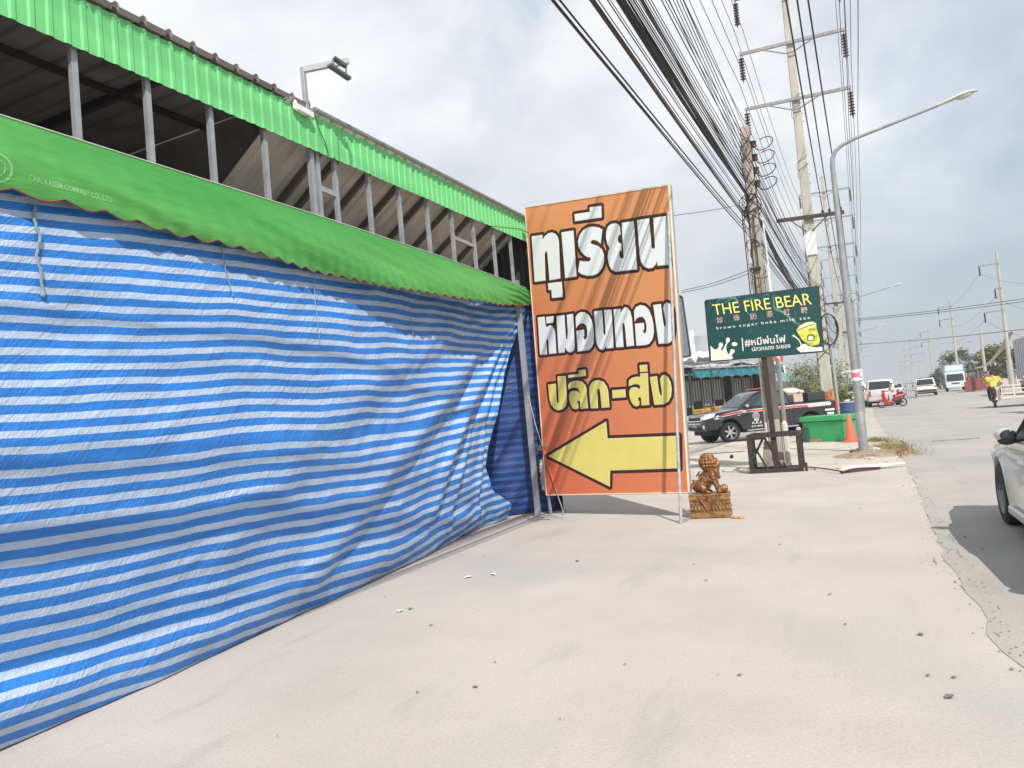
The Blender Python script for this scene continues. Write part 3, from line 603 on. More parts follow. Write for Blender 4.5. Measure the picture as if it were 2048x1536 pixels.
def inset(pts, d):
    n = len(pts); ar = sum(pts[i][0]*pts[(i+1) % n][1] - pts[(i+1) % n][0]*pts[i][1] for i in range(n)); s = 1 if ar > 0 else -1; o = []
    for i in range(n):
        a, b, c = Vector(pts[i-1]), Vector(pts[i]), Vector(pts[(i+1) % n]); d1 = (b - a).normalized(); d2 = (c - b).normalized()
        n1 = Vector((-d1.y, d1.x)) * s; n2 = Vector((-d2.y, d2.x)) * s; q = (n1 + n2); q = q / max(.5, q.length_squared) * 2 * .5 * 2 if q.length > .1 else n1
        o.append(tuple(b + q * d / max(1, q.length) * min(1.4, q.length)))
    return o
def letters(name, polys, fill, stroke, lab):
    mo = MB(); me = MB(); mf = MB()
    for p in polys:
        pts = [(x, 0, z) for x, z in p]; pts = pts + pts[:1]
        t = MB()
        for a, b in zip(pts, pts[1:]): t.tube([a, b], stroke, 10)
        for a in pts[:-1]: t.ball(a, stroke, 10, 6)
        mo.add([(v.x, -.0005 + v.y * .045, v.z) for v in t.v], t.f)
        me.poly([(x, -.0035, z) for x, z in p], (0, .002, 0))
        q = inset(p, .0065); mf.poly([(x, -.006, z) for x, z in q], (0, .002, 0))
    o = mf.build(name, fill, sign, local=True); tag(o, lab)
    me.build('letter_edge' if 'arrow' not in name else 'arrow_edge', M['let_edge'], o, local=True)
    mo.build('letter_outline' if 'arrow' not in name else 'arrow_outline', M['let_dark'], o, local=True)
letters('lettering', LET['W'][:7], M['let_white'], .050, 'large white upper word')
letters('lettering', LET['W'][7:], M['let_white'], .045, 'white middle word')
letters('lettering', LET['Y'], M['let_yellow'], .045, 'yellow lower words')
letters('arrow', LET['A'], M['let_yellow'], .050, 'yellow arrow pointing left')
# legs: a leaning pole in front at the right, a short foot at each lower corner
rf = Vector((-2.39, 10.36, 0))
tp = WM[sign.name] @ Vector((2.80, -.03, 4.3))
M['pole_white'] = mat('flaking_white_pole', (.42, .42, .42), .55, .15, .25, 12)
MB().tube([rf, tp], .021, 10).build('front_leg', M['pole_white'], sign, smooth=True)
MB().bar((2.67, .03, 0), (2.66, .03, .40), .03, .03).build('leg', M['galv'], sign, local=True)
MB().bar((.07, .03, 0), (.045, .03, .36), .035, .035).build('leg', M['galv'], sign, local=True)
ft = WM[sign.name] @ Vector((2.67, .03, .012))
MB().bar(rf + Vector((0, 0, .012)), ft, .035, .02).bar(rf + Vector((0, 0, .22)), ft + Vector((0, 0, .02)), .02, .02).build('foot_bar', M['galv'], sign)
# things at the left foot of the sign
stake = G(1127, 1030); hook = WM[sign.name] @ Vector((.075, -.03, 1.10))
ro = thing('bungee_strap', 'orange elastic strap from the grey post to a peg beside the arrow sign', 'strap', stake)
mid = hook.lerp(stake, .62)
MB().tube([hook, hook.lerp(stake, .3) + Vector((0, 0, -.01)), mid], .011, 7).build('elastic', mat('orange_elastic', (.62, .14, .06), .7), ro, smooth=True)
MB().tube([mid, stake + Vector((0, 0, .06)), stake], .008, 7).ball(stake + Vector((0, 0, .012)), (.03, .03, .012), 8, 5).build('peg', M['galv'], ro, smooth=True)
pp = Vector((endp.x + .05, endp.y - .04, 1.95))
MB().tube([pp, pp.lerp(hook, .5) + Vector((0, -.02, -.04)), hook], .004, 6).build('cord', M['white_paint'], ro)
mb = MB(); random.seed(4)
for k in range(7):
    a = random.uniform(0, 6.28); pts = [hook + Vector((.035 * math.cos(a + q) * (1 + .3 * k % 2), -.02 + .02 * math.sin(q * 2), .05 * math.sin(a + q * 1.3))) for q in [i * .5 for i in range(12)]]
    mb.tube(pts, .0035, 5)
mb.build('knot', M['wood'], ro)
mb = MB()
for z0 in range(9): mb.ball(WM[sign.name] @ Vector((-.055 + .012 * math.sin(z0 * 1.9), .10, .42 + z0 * .055)), (.075 + .012 * (z0 % 2), .06, .05), 10, 7)
mesh_thing(mb, 'cloth_bundle', mat('dirty_white_cloth', (.60, .57, .50), .9, 0, .15, 8), 'dirty white cloth bundle tied behind the left edge of the arrow sign', 'cloth', WM[sign.name] @ Vector((-.05, .10, .4)), remesh=.012, smit=3)
mb = MB(); random.seed(9)
for k in range(5):
    c = G(1062 + 9 * k, 1034 + (k % 3) * 4); mb.tube([c + Vector((.13 * math.cos(a * .7) * (1 + .2 * k), .08 * math.sin(a * .7), .008 + .003 * math.sin(a + k))) for a in range(8)], .003, 5)
mesh_thing(mb, 'wire_scrap', M['conductor'], 'tangled scrap of thin wire on the ground at the grey post', 'wire', G(1070, 1036))

# ================================================================== LION STATUE
M['bronze'] = mat('gold_bronze_paint', (.33, .155, .06), .36, .6, .25, 16, .6, 45, col2=(.085, .032, .016), c2pos=(.44, .72))
M['bronze2'] = mat('gold_stone_paint', (.36, .20, .075), .45, .45, .25, 14, .6, 50, col2=(.13, .06, .022), c2pos=(.46, .74))
L0 = (G(1382, 1037) + G(1458, 1037)) / 2 + Vector((0, .16, 0))
lion = thing('lion_statue', 'gold painted guardian lion statue seated on a carved pedestal beside the arrow sign', 'statue', L0, R_(4))
mb = MB()
W2, D2 = .27, .17
for z0, z1, k in ((0, .012, .97), (.012, .085, 1.0), (.085, .10, .95), (.10, .165, .93), (.165, .18, .97), (.18, .235, .90), (.235, .255, .95), (.255, .315, .985), (.315, .33, 1.0)):
    mb.box((0, 0, (z0 + z1) / 2), (2 * W2 * k, 2 * D2 - 2 * W2 * (1 - k), z1 - z0 - .0005))
for i in range(11):
    x = -.235 + i * .047
    if abs(x + .01) > .055:
        mb.ball((x, -D2 + .012, .132), (.018, .016, .034), 8, 6)
    if abs(x + .01) > .075: mb.ball((x, -D2 + .022, .208), (.014, .014, .018), 8, 6)
for i in range(7):
    y = -.14 + i * .047; mb.ball((W2 - .012, y, .132), (.016, .018, .034), 8, 6); mb.ball((W2 - .02, y, .208), (.014, .014, .018), 8, 6)
mb.build('pedestal', M['bronze2'], lion, local=True, bevel=.004, smooth=True)
mb = MB().poly([(-.15, -D2 - .006, .322), (.12, -D2 - .006, .322), (-.01, -D2 - .006, .095)], (0, .02, 0))
for a, b in (((-.15, .322), (-.01, .095)), ((.12, .322), (-.01, .095)), ((-.15, .322), (.12, .322))): mb.tube([(a[0], -D2 - .008, a[1]), (b[0], -D2 - .008, b[1])], .006, 6)
random.seed(2)
for k in range(40):
    x = random.uniform(-.11, .09); z = random.uniform(.14, .31)
    if (z - .095) / .227 > abs(x + .012) / .13 + .1: mb.ball((x, -D2 - .006, z), (.010, .006, .006), 6, 4)
mb.build('cloth_panel', M['bronze'], lion, local=True)
zb = .33
mb = MB()
C = lambda a, b, ra, rb: mb.capsule((a[0], a[1], a[2] + zb), (b[0], b[1], b[2] + zb), ra, rb, 12)
C((-.09, 0, .11), (.05, 0, .30), .085, .082)             # trunk rising to the chest
C((-.10, 0, .09), (-.12, 0, .12), .085, .08)
C((.05, 0, .20), (.09, 0, .27), .075, .08)                # deep chest
C((.05, 0, .30), (.03, 0, .41), .085, .085)               # neck
for sy in (-1, 1):
    C((-.10, .065 * sy, .10), (-.06, .085 * sy, .07), .062, .052)     # thigh
    C((-.06, .085 * sy, .05), (-.02, .085 * sy, .022), .035, .028)    # hind foot
    C((-.02, .085 * sy, .02), (.015, .085 * sy, .018), .026, .022)
    C((.07, .06 * sy, .25), (.10, .065 * sy, .13), .046, .036)        # foreleg
    C((.10, .065 * sy, .13), (.135, .065 * sy, .03), .034, .030)
    C((.135, .065 * sy, .025), (.165, .065 * sy, .02), .030, .024)
    mb.ball((.118, .040 * sy, .445 + zb), .022); mb.ball((.05, .088 * sy, .49 + zb), (.024, .014, .034))     # eyes, ears
    mb.tube([(.150, sy * .03, .378 + zb), (.115, sy * .062, .365 + zb), (.08, sy * .078, .385 + zb), (.06, sy * .088, .43 + zb)], .013, 7)   # lips
    mb.tube([(.145, sy * .02, .462 + zb), (.10, sy * .055, .482 + zb), (.06, sy * .080, .478 + zb)], .014, 7)   # brow
    for k in range(3): mb.ball((.178, sy * .065 + (k - 1) * .017, .018 + zb), .014, 6, 5); mb.ball((.028, sy * .085 + (k - 1) * .016, .016 + zb), .013, 6, 5)
    for k in range(5):                                    # locks on the chest and the flowing hair of the legs
        mb.tube([(.10 - .020 * k + .018 * math.sin(q * 1.3), sy * (.068 + .014 * math.sin(q)), .33 - .032 * k - .030 * q + zb) for q in range(6)], [.010, .015, .015, .013, .010, .005], 6)
        mb.tube([(-.045 - .026 * k + .012 * q, sy * (.082 - .004 * q), .15 + .022 * k + .022 * q + zb) for q in range(4)], [.008, .012, .011, .005], 6)
C((.04, 0, .43), (.08, 0, .42), .095, .078)                # head
C((.115, 0, .405), (.145, 0, .395), .052, .044)            # muzzle
C((.11, 0, .352), (.145, 0, .338), .040, .032)             # lower jaw
mb.ball((.182, 0, .420 + zb), (.020, .034, .018))
C((.12, 0, .30), (.135, 0, .22), .030, .026)               # beard and bell
mb.ball((.150, 0, .215 + zb), .026)
C((-.165, 0, .05), (-.20, 0, .11), .040, .048); C((-.20, 0, .11), (-.185, 0, .16), .044, .026)        # curled tail
for k in range(7): mb.ball((-.205 + .024 * math.cos(k * 1.3), .04 * math.sin(k * 2.1), .05 + .022 * k + zb), .020, 7, 5)
mb.ball((.205, -.045, .056 + zb), .056, 12, 9)                                                         # ball under the paw
for k in range(6): mb.tube([(.205 + .058 * math.cos(a * .5) * math.cos(k * .52), -.045 + .058 * math.cos(a * .5) * math.sin(k * .52), .056 + .058 * math.sin(a * .5) + zb) for a in range(13)], .006, 5)
random.seed(5)
mane = MB()
for rw in range(6):                                       # rows of tight curls round the head and nape
    el = -.75 + rw * .37
    for k in range(13):
        az = R_(58 + k * 244 / 12); rr_ = .118
        x = .030 + rr_ * math.cos(el) * math.cos(az); y = rr_ * math.cos(el) * math.sin(az); z = .425 + rr_ * math.sin(el)
        mane.ball((x, y, z + zb), .0235 + .003 * random.random(), 9, 7)
for k in range(6): mane.ball((-.03 - .020 * k, 0, .32 - .035 * k + zb), .024, 8, 6)
lb_ = mb.build('body', M['bronze'], lion, local=True, remesh=.0058, smit=1)
mane.build('mane', M['bronze'], lion, local=True, remesh=.0058, smit=1)
mb = MB(); q = G(1476, 1037)
for k in range(5): mb.ball(q + Vector((-.07 + .035 * k, .01 * (-1) ** k, .015)), (.028, .022, .018), 8, 5)
mesh_thing(mb, 'food_scrap', mat('orange_peel', (.55, .25, .12), .7, 0, .25, 20), 'small crumpled orange scrap lying right of the lion pedestal', 'litter', q, remesh=.008, smit=1)

# ================================================================== GREEN SHOP BOARD ON A BLACK STAND
BY = 16.85
bz = lambda zx, zy, dy=0: PY(1380 + zx / 7.314, 570 + zy / 7.314, BY) + Vector((0, dy, 0))
board = thing('shop_sign', 'dark green drink shop sign on a black steel stand', 'sign', (-1.78, BY, 0))
def bmat():
    m = mat('dark_teal_print', (.006, .062, .064), .4, 0, .12, 1.2); return m
crn = [bz(225, 235), bz(1868, 28), bz(1945, 965), bz(300, 1112)]
MB().poly(crn, (0, .04, 0)).build('panel', bmat(), board)
mb = MB()
for a, b in zip(crn, crn[1:] + crn[:1]): mb.bar(a + Vector((0, .015, 0)), b + Vector((0, .015, 0)), .05, .022, up=(0, 1, 0))
mb.build('frame', M['black_steel'], board)
M['b_yellow'] = mat('lime_yellow_print', (.82, .80, .20), .4, 0, .06, 8)
M['b_cream'] = mat('cream_print', (.78, .78, .66), .4, 0, .04)
M['b_red'] = mat('salmon_print', (.70, .42, .36), .4, 0, .05)
M['b_white'] = mat('white_letter_print', (.80, .80, .76), .4, 0, .03)
M['b_shadow'] = mat('brown_letter_shadow', (.12, .05, .01), .5)
def btext(body, p0, p1, up0, up1, m, size, bold=0, name='lettering', dy=-.006, spacing=1, off=(0, 0)):
    a, b = bz(*p0), bz(*p1); ux = (b - a).normalized(); uz = (bz(*up1) - bz(*up0)).normalized()
    mbx = text_mb(body, a + Vector((off[0], dy, off[1])), ux, uz, size, width=(b - a).length, bold=bold, spacing=spacing); return mbx.build(name, m, board, recalc=False)
btext('THE FIRE BEAR', (352, 443), (1788, 282), (375, 445), (345, 290), M['b_shadow'], .345, .002, 'letter_shadow', -.004, 1, (.012, -.012))
btext('THE FIRE BEAR', (352, 443), (1788, 282), (375, 445), (345, 290), M['b_yellow'], .345, -.002)
for ch, x, y in zip('珍珠奶茶红糖', (395, 640, 882, 1125, 1375, 1628), (557, 522, 502, 468, 440, 412)):
    btext(ch, (x, y), (x + 95, y - 11), (x, y), (x - 10, y - 90), M['b_red'], .145, .004)
for wd, x0, y0, x1, y1 in (('brown', 388, 650, 660, 622), ('sugar', 722, 612, 992, 582), ('boba', 1048, 575, 1262, 552), ('milk', 1325, 545, 1545, 522), ('tea', 1605, 512, 1755, 495)):
    btext(wd, (x0, y0), (x1, y1), (x0, y0), (x0 - 6, y0 - 60), M['b_cream'], .085, .006, spacing=1.5)
btext('#หมีพ่นไฟ', (805, 892), (1405, 835), (805, 892), (790, 780), M['b_white'], .20, .010)
btext('ปลวกแดง ระยอง', (910, 968), (1470, 916), (910, 968), (905, 900), M['b_white'], .125, .008)
P2 = lambda *pts, dy=-.005: [bz(x, y, dy) for x, y in pts]
MB().poly(P2((755, 775), (770, 773), (785, 965), (770, 967)), (0, .003, 0)).build('divider', M['b_white'], board)
mb = MB(); mb.poly(P2((300, 888), (320, 905), (345, 938), (385, 942), (410, 925), (425, 890), (420, 862), (440, 842), (470, 845), (485, 870), (478, 900), (455, 930), (450, 955), (470, 955), (500, 915), (528, 850), (530, 820), (525, 790), (545, 768), (572, 772), (585, 800), (575, 832), (550, 850), (530, 895), (530, 940), (548, 995), (560, 1015), (580, 1000), (590, 960), (600, 940), (630, 938), (655, 955), (650, 985), (625, 1005), (610, 1035), (630, 1065), (615, 1085), (310, 1108)), (0, .003, 0)); mb.build('milk_splash', M['b_cream'], board)
mb = MB(); mb.poly(P2(*[(652 + 42 * math.cos(a * .45), 865 + 30 * math.sin(a * .45)) for a in range(14)]), (0, .003, 0)); mb.build('milk_drop', M['b_cream'], board)
mb = MB(); mb.poly(P2((1500, 735), (1520, 725), (1545, 748), (1600, 800), (1625, 850), (1640, 870), (1690, 858), (1730, 890), (1780, 905), (1850, 912), (1938, 905), (1940, 962), (1620, 985), (1560, 940), (1570, 915), (1610, 905), (1620, 870), (1590, 810), (1535, 765), (1505, 758)), (0, .003, 0))
mb.build('milk_splash', M['b_cream'], board)
M['b_cup'] = mat('lime_cup_print', (.66, .68, .08), .4, 0, .25, 11, col2=(.30, .34, .04), c2pos=(.5, .66))
M['b_olive'] = mat('olive_print', (.13, .14, .02), .5)
cup = MB().poly(P2((1570, 690), (1840, 590), (1900, 800), (1885, 870), (1770, 895), (1640, 800), dy=-.0085), (0, .003, 0)).build('cup_picture', M['b_cup'], board)
MB().poly(P2((1560, 660), (1600, 600), (1690, 550), (1790, 535), (1845, 560), (1850, 600), (1570, 695), dy=-.010), (0, .001, 0)).build('cup_lid', mat('pale_lime_print', (.80, .80, .35), .4), cup)
mb = MB().poly(P2((1568, 668), (1660, 618), (1740, 590), (1838, 570), (1840, 580), (1745, 602), (1670, 632), (1575, 680), dy=-.012), (0, .001, 0))
ringo = [(1770 + 62 * math.cos(a * .35), 770 + 55 * math.sin(a * .35)) for a in range(18)]
mb.poly(P2(*ringo, dy=-.0105), (0, .001, 0)); mb.build('cup_emblem', M['b_olive'], cup)
mb = MB().poly(P2(*[(1768 + 40 * math.cos(a * .45), 778 + 34 * math.sin(a * .45)) for a in range(14)], dy=-.0125), (0, .001, 0)); mb.build('emblem_centre', M['b_cream'], cup)
M['b_smoke'] = mat('pale_teal_print', (.10, .27, .22), .5, 0, .4, 14)
mb = MB()
for pts, ws in (([(1640, 590), (1560, 560), (1480, 500), (1400, 420), (1300, 370), (1240, 340), (1225, 260), (1215, 180), (1250, 120)], [4, 24, 34, 30, 34, 26, 14, 10, 4]), ([(680, 340), (720, 310), (700, 240), (640, 190), (560, 230), (480, 270)], [3, 10, 20, 18, 12, 3]), ([(760, 270), (820, 210), (900, 200), (1010, 190)], [3, 7, 8, 2]), ([(930, 530), (900, 470), (840, 400), (800, 350)], [3, 8, 10, 2]), ([(850, 715), (890, 665), (905, 645)], [2, 6, 2]), ([(440, 760), (470, 700), (520, 680)], [2, 5, 2]), ([(1520, 520), (1545, 430), (1520, 360)], [2, 5, 2]), ([(380, 270), (420, 210), (500, 200), (620, 180), (760, 175)], [3, 14, 18, 12, 3]), ([(1040, 180), (1120, 140), (1180, 170)], [2, 8, 2])):
    sp = []
    for i in range(len(pts) - 1):
        p0, p1, p2, p3 = pts[max(i-1, 0)], pts[i], pts[i+1], pts[min(i+2, len(pts)-1)]
        for k in range(6):
            t = k / 6; f = lambda a, b, c, d: .5 * (2*b + (c-a)*t + (2*a-5*b+4*c-d)*t*t + (3*b-a-3*c+d)*t**3)
            sp.append((f(p0[0], p1[0], p2[0], p3[0]), f(p0[1], p1[1], p2[1], p3[1]), lerp(ws[i], ws[i+1], t)))
    rows = []
    for i, (x, y, wd) in enumerate(sp):
        x2, y2, _ = sp[min(i + 1, len(sp) - 1)]; x1, y1, _ = sp[max(i - 1, 0)]; d = Vector((x2 - x1, y2 - y1)).normalized()
        rows.append([bz(x - d.y * wd * .5, y + d.x * wd * .5, -.0022), bz(x + d.y * wd * .5, y - d.x * wd * .5, -.0022)])
    mb.grid(rows)
mb.build('smoke_picture', M['b_smoke'], board)
f0, f1 = G(1500, 948), G(1606, 944)
FY0, FY1 = BY + .02, BY + .62; xa, xb = f0.x, f1.x; ht = .78
MB().bar((-1.785, FY0 + .06, .04), (-1.83, BY + .075, 3.55), .11, .09).build('post', M['black_steel'], board)
mb = MB()
for y in (FY0, FY1):
    for z in (.04, ht): mb.bar((xa, y, z), (xb, y, z), .08, .08)
    for x in (xa + .04, xb - .04): mb.bar((x, y, .08), (x, y, ht - .04), .08, .08)
for x in (xa + .04, xb - .04):
    for z in (.04, ht): mb.bar((x, FY0 + .04, z), (x, FY1 - .04, z), .07, .07)
mb.bar((xa + .28, FY1 - .02, ht - .05), (xa + .08, FY0 + .06, .3), .035, .035); mb.bar((xa + .12, FY0 + .3, .5), (xa + .36, FY0 + .05, .07), .03, .03); mb.bar((xa + .34, FY0 + .1, ht - .04), (xa + .66, FY0 + .06, .07), .035, .035)
mb.bar((xb + .06, FY0, 0), (xb + .06, FY0, .17), .05, .05)
mb.build('stand', M['black_steel'], board)

# ================================================================== POLES
def add_string(mb, top, length=1.15, n=8, r=.115):
    x, y, z = top; prof = [(.02, 0), (.02, -.10)]
    for k in range(n):
        a = -.12 - k * (length - .2) / n; prof += [(.03, a), (r, a - .035), (r * .9, a - .06), (.03, a - .055)]
    prof += [(.02, -length + .06), (.02, -length)]
    mb.lathe(prof, (x, y, z), n=10)
ARMS = [(13.36, .0), (15.68, 0), (18.0, 0)]
TX = -1.28
tower = thing('power_pole', 'tallest nearest concrete transmission pole with three steel crossarms rising behind the green shop board', 'power pole', (TX, 33, gz(33)), 0, 'transmission poles along the road')
mb = MB(); prof = []
for z, wd in ((0, .46), (7, .38), (19.3, .23)): prof.append((z, wd))
for (z0, w0), (z1, w1) in zip(prof, prof[1:]):
    mb.add([(sx * w_ / 2, sy * w_ / 2, z) for z, w_ in ((z0, w0), (z1, w1)) for sx, sy in ((-1,-1),(1,-1),(1,1),(-1,1))], [(0,1,5,4),(1,2,6,5),(2,3,7,6),(3,0,4,7)])
mb.add([(-.13,-.13,19.3),(.13,-.13,19.3),(.13,.13,19.3),(-.13,.13,19.3)], [(0,1,2,3)])
mb.build('pole', M['concrete_pole'], tower, local=True, bevel=.03)
for z, _ in ARMS:
    mb = MB(); mb.bar((-1.95, -.2, z + .06), (2.05, -.2, z - .06), .10, .12)
    mb.tube([(-1.05, -.22, z - .02), (-.15, -.24, z - .42), (.12, -.24, z - .42), (1.0, -.22, z - .04)], .03, 6); mb.build('crossarm', M['galv_dark'], tower, local=True)
    for x in (-1.9, 2.0):
        m2 = MB(); add_string(m2, (x, -.2, z + (-.0 if x < 0 else -.12))); m2.build('insulator_string', M['porcelain'], tower, local=True, smooth=True)
mb = MB().bar((-1.2, -.27, 8.6 - gz(33)), (1.32, -.27, 8.48 - gz(33)), .12, .14); mb.tube([(-.65, -.28, 8.5), (-.1, -.3, 7.95)], .025, 6).tube([(.7, -.28, 8.45), (.1, -.3, 7.95)], .025, 6)
for x in (.55, .8, 1.2): mb.lathe([(.02, 0), (.06, .03), (.06, .08), (.03, .1), (.06, .13), (.05, .2), (0, .22)], (x, -.27, 8.5), n=8)
mb.build('crossarm', M['cable_brown'], tower, local=True)
tows = [tower]
names = ['second concrete transmission pole behind the curved street lamp', 'third transmission pole, between the second and the fourth down the road', 'fourth transmission pole, half as tall in the picture as the second', 'fifth transmission pole, small and pale down the road', 'sixth transmission pole, tiny above the parked white pickup', 'farthest transmission pole of the left row, thin as a hair']
for k, lab in enumerate(names):
    y = 70 + 37 * k; tows.append(copy_thing(tower, (TX - .05 + .02 * k, y, gz(y)), None, lab))
# details only on the nearest pole: wound wires, notice, conduit
mb = MB()
for ph, s_ in ((0, 1), (1.6, 1), (3.1, 1), (0.8, -1), (2.4, -1), (4.2, -1)):
    mb.tube([(.245 * max(-1, min(1, 1.25 * math.cos(ph + s_ * t * .42))), .245 * max(-1, min(1, 1.25 * math.sin(ph + s_ * t * .42))), 2.6 + t * .115) for t in range(34)], .012, 5)
mb.build('wire_wrap', M['cable_brown'], tower, local=True)
for z0 in (9.9, 12.4):
    mb = MB()
    for dz_ in (0, .35): mb.tube([(.215 * max(-1, min(1, 1.25 * math.cos(t * .5))), .215 * max(-1, min(1, 1.25 * math.sin(t * .5))), z0 + dz_ + t * .07) for t in range(13)], .010, 5)
    mb.build('wire_wrap', M['cable_brown'], tower, local=True)
MB().box((0, -.235, 7.5), (.40, .03, .95)).build('notice_sheet', M['white_paint'], tower, local=True)
MB().tube([(.33, -.12, 0), (.33, -.12, 3.1), (.28, -.1, 3.5)], .055, 8).build('conduit', M['galv'], tower, local=True, smooth=True)
mb = MB(); random.seed(12)
for k in range(9):
    a = random.uniform(0, 6); mb.tube([(.30 + .3 * math.cos(a + t * .5) * (1 + .03 * k), -.2 + .06 * math.sin(t + k), 4.0 + .62 * math.sin(a + t * .5)) for t in range(14)], .013, 5)
mb.build('cable_coil', M['cable_brown'], tower, local=True)
mb = MB()                                          # faded orange cloth wrapped round the foot
mb.grid([[((.30 + .035 * noise.noise((k, z * 7, 0))) * math.cos(k * .45), (.30 + .035 * noise.noise((k, z * 7, 3))) * math.sin(k * .45), .75 + z + .06 * math.sin(k * 1.7)) for z in (0, .2, .42, .62, .85)] for k in range(15)])
mesh_thing(mb.xf(Matrix.Translation((TX, 33, 0))), 'cloth_wrap', mat('faded_orange_cloth', (.45, .16, .05), .85, 0, .5, 7, col2=(.20, .07, .025), c2pos=(.45, .6)), 'faded orange cloth tied round the foot of the tallest power pole', 'cloth', (TX, 33, .75), smooth=True)

D1 = Vector((-1.86, 18, 0))
dp = thing('utility_pole', 'stained wire laden utility pole standing behind the green shop board', 'utility pole', D1)
mb = MB()
for (z0, w0), (z1, w1) in (((0, .26), (3, .24)), ((3, .24), (7.7, .19))):
    mb.add([(sx * w_ / 2 + (.03 if z > 4 else .0) * (z - 4) * .3, sy * w_ / 2, z) for z, w_ in ((z0, w0), (z1, w1)) for sx, sy in ((-1,-1),(1,-1),(1,1),(-1,1))], [(0,1,5,4),(1,2,6,5),(2,3,7,6),(3,0,4,7),(4,5,6,7)])
mb.build('pole', mat('stained_pale_concrete', (.43, .39, .33), .9, 0, .3, 3, .5, 40, col2=(.24, .20, .155), c2pos=(.45, .72), stretch=(1, 1, .4)), dp, local=True, bevel=.015)
mb = MB()
for x, y, r, z0, z1 in ((-.17, -.06, .03, .0, 4.6), (.22, -.06, .042, .0, 4.5), (.24, .06, .02, 1.0, 5.6), (-.16, -.15, .012, 2.0, 5.4)): mb.tube([(x, y, z0), (x, y, (z0 + z1) / 2), (x * .85, y, z1)], r, 8)
mb.build('conduit', mat('pale_conduit', (.66, .64, .58), .7, 0, .1, 6), dp, local=True, smooth=True)
mb = MB()
for z, wd in ((.55, .24), (.06, .30)): mb.box((.22, -.05, z), (wd * .5, wd * .7, .9 if z > .3 else .12))
mb.build('concrete_foot', mat('whitewashed_concrete', (.55, .53, .48), .9, 0, .15), dp, local=True, bevel=.03)
for k in range(4):
    z = 6.35 + .30 * k; mb = MB(); mb.lathe([(.02, -.07), (.06, -.06), (.045, 0), (.06, .06), (.02, .07)], (.20, -.05, z), n=10); mb.bar((.1, -.05, z), (.22, -.05, z), .03, .16)
    mb.build('spool_insulator', M['porcelain'], dp, local=True, smooth=True)
for k in range(4):
    z = 6.30 + .30 * k
    MB().tube([(.22 + .19 + .20 * math.cos(a * .4 + 2.6), -.05 + .12 * math.sin(a * .4), z + .10 * math.sin(a * .4 + 2.9) + .02) for a in range(15)], .011, 6).build('jumper_loop', M['cable'], dp, local=True, smooth=True)
mb = MB(); random.seed(21)
for k in range(16):                                # tangles of drop cable strapped to the pole
    zc = random.choice((4.4, 4.9, 5.3, 5.6, 5.9, 3.1, 2.9)); a = random.uniform(0, 6); r = random.uniform(.12, .24)
    mb.tube([((r + .03 * math.sin(t + k)) * math.cos(a + t * .6), (r + .02) * math.sin(a + t * .6) - .05, zc + .20 * math.sin(t * .5 + k)) for t in range(12)], random.uniform(.006, .013), 5)
for k in range(12):
    x = random.uniform(-.22, .22); z1 = random.uniform(4.2, 6.4); z0 = z1 - random.uniform(.8, 2.8); mb.tube([(x + .05 * noise.noise((k, t, 0)), -.15 - .03 * random.random(), lerp(z1, z0, t / 8)) for t in range(9)], random.uniform(.004, .010), 5)
for ph, s_ in ((0, 1), (2, 1), (1, -1), (4, -1)): mb.tube([(.125 * max(-1, min(1, 1.3 * math.cos(ph + s_ * t * .55))) + .02, .13 * max(-1, min(1, 1.3 * math.sin(ph + s_ * t * .55))), 5.6 + t * .085) for t in range(24)], .009, 5)
mb.build('cable_tangle', M['cable_brown'], dp, local=True)
mb = MB(); mb.box((-.30, -.06, 3.42), (.08, .06, .10)); mb.box((.02, -.17, 3.05), (.20, .05, .26)); mb.box((-.04, -.16, 4.45), (.24, .06, .05)); mb.build('junction_box', M['black_steel'], dp, local=True)
mesh_thing(MB().bar((-2.08, 17.75, 0), (-2.0, 17.72, .62), .17, .13), 'stone_post', M['old_concrete'], 'short broken concrete post leaning beside the foot of the utility pole', 'post', (-2.08, 17.75, 0), bevel=.02)

# ------------------------------------------------------------------ wires
def quad3(a, b, c, y):                             # parabola through three (y, value) pairs
    (x0, y0), (x1, y1), (x2, y2) = a, b, c
    return y0*(y-x1)*(y-x2)/((x0-x1)*(x0-x2)) + y1*(y-x0)*(y-x2)/((x1-x0)*(x1-x2)) + y2*(y-x0)*(y-x1)/((x2-x0)*(x2-x1))
def wire(pts, r, m, label, group=None, cat='cable', name='overhead_cable', n=5):
    return mesh_thing(MB().tube(pts, r, n), name, m, label, cat, pts[0], group, smooth=True, auto=0)
random.seed(31)
ex = [(1105, .011, 5.30), (1109, .007, 5.36), (1121, .010, 5.42), (1182, .013, 5.58), (1186, .010, 5.62), (1190, .007, 5.66), (1197, .006, 5.74), (1215, .007, 5.88), (1221, .005, 5.93),
      (1257, .008, 6.12), (1261, .006, 6.18), (1266, .009, 6.22), (1271, .006, 6.30), (1277, .006, 6.36), (1281, .010, 6.42), (1285, .012, 6.47), (1290, .006, 6.52), (1296, .007, 6.58), (1302, .006, 6.66),
      (1323, .008, 6.72), (1331, .006, 6.80), (1338, .007, 6.86), (1346, .006, 6.95), (1353, .007, 7.02), (1360, .007, 7.12), (1366, .008, 7.22), (1378, .006, 7.42)]
def cable_pts(px, za, xo, wob=0, Ystart=-22, t1z=None):
    e = PX(px, 0, D1.x + xo); z0 = za + .5
    pts = []
    for i in range(29):
        y = Ystart + (18 - Ystart) * i / 28
        z = quad3((18, za), (e.y, e.z), (Ystart, z0), y)
        pts.append(Vector((D1.x + xo, y, z + wob * noise.noise((y * .25, xo * 9, za)))))
    return pts
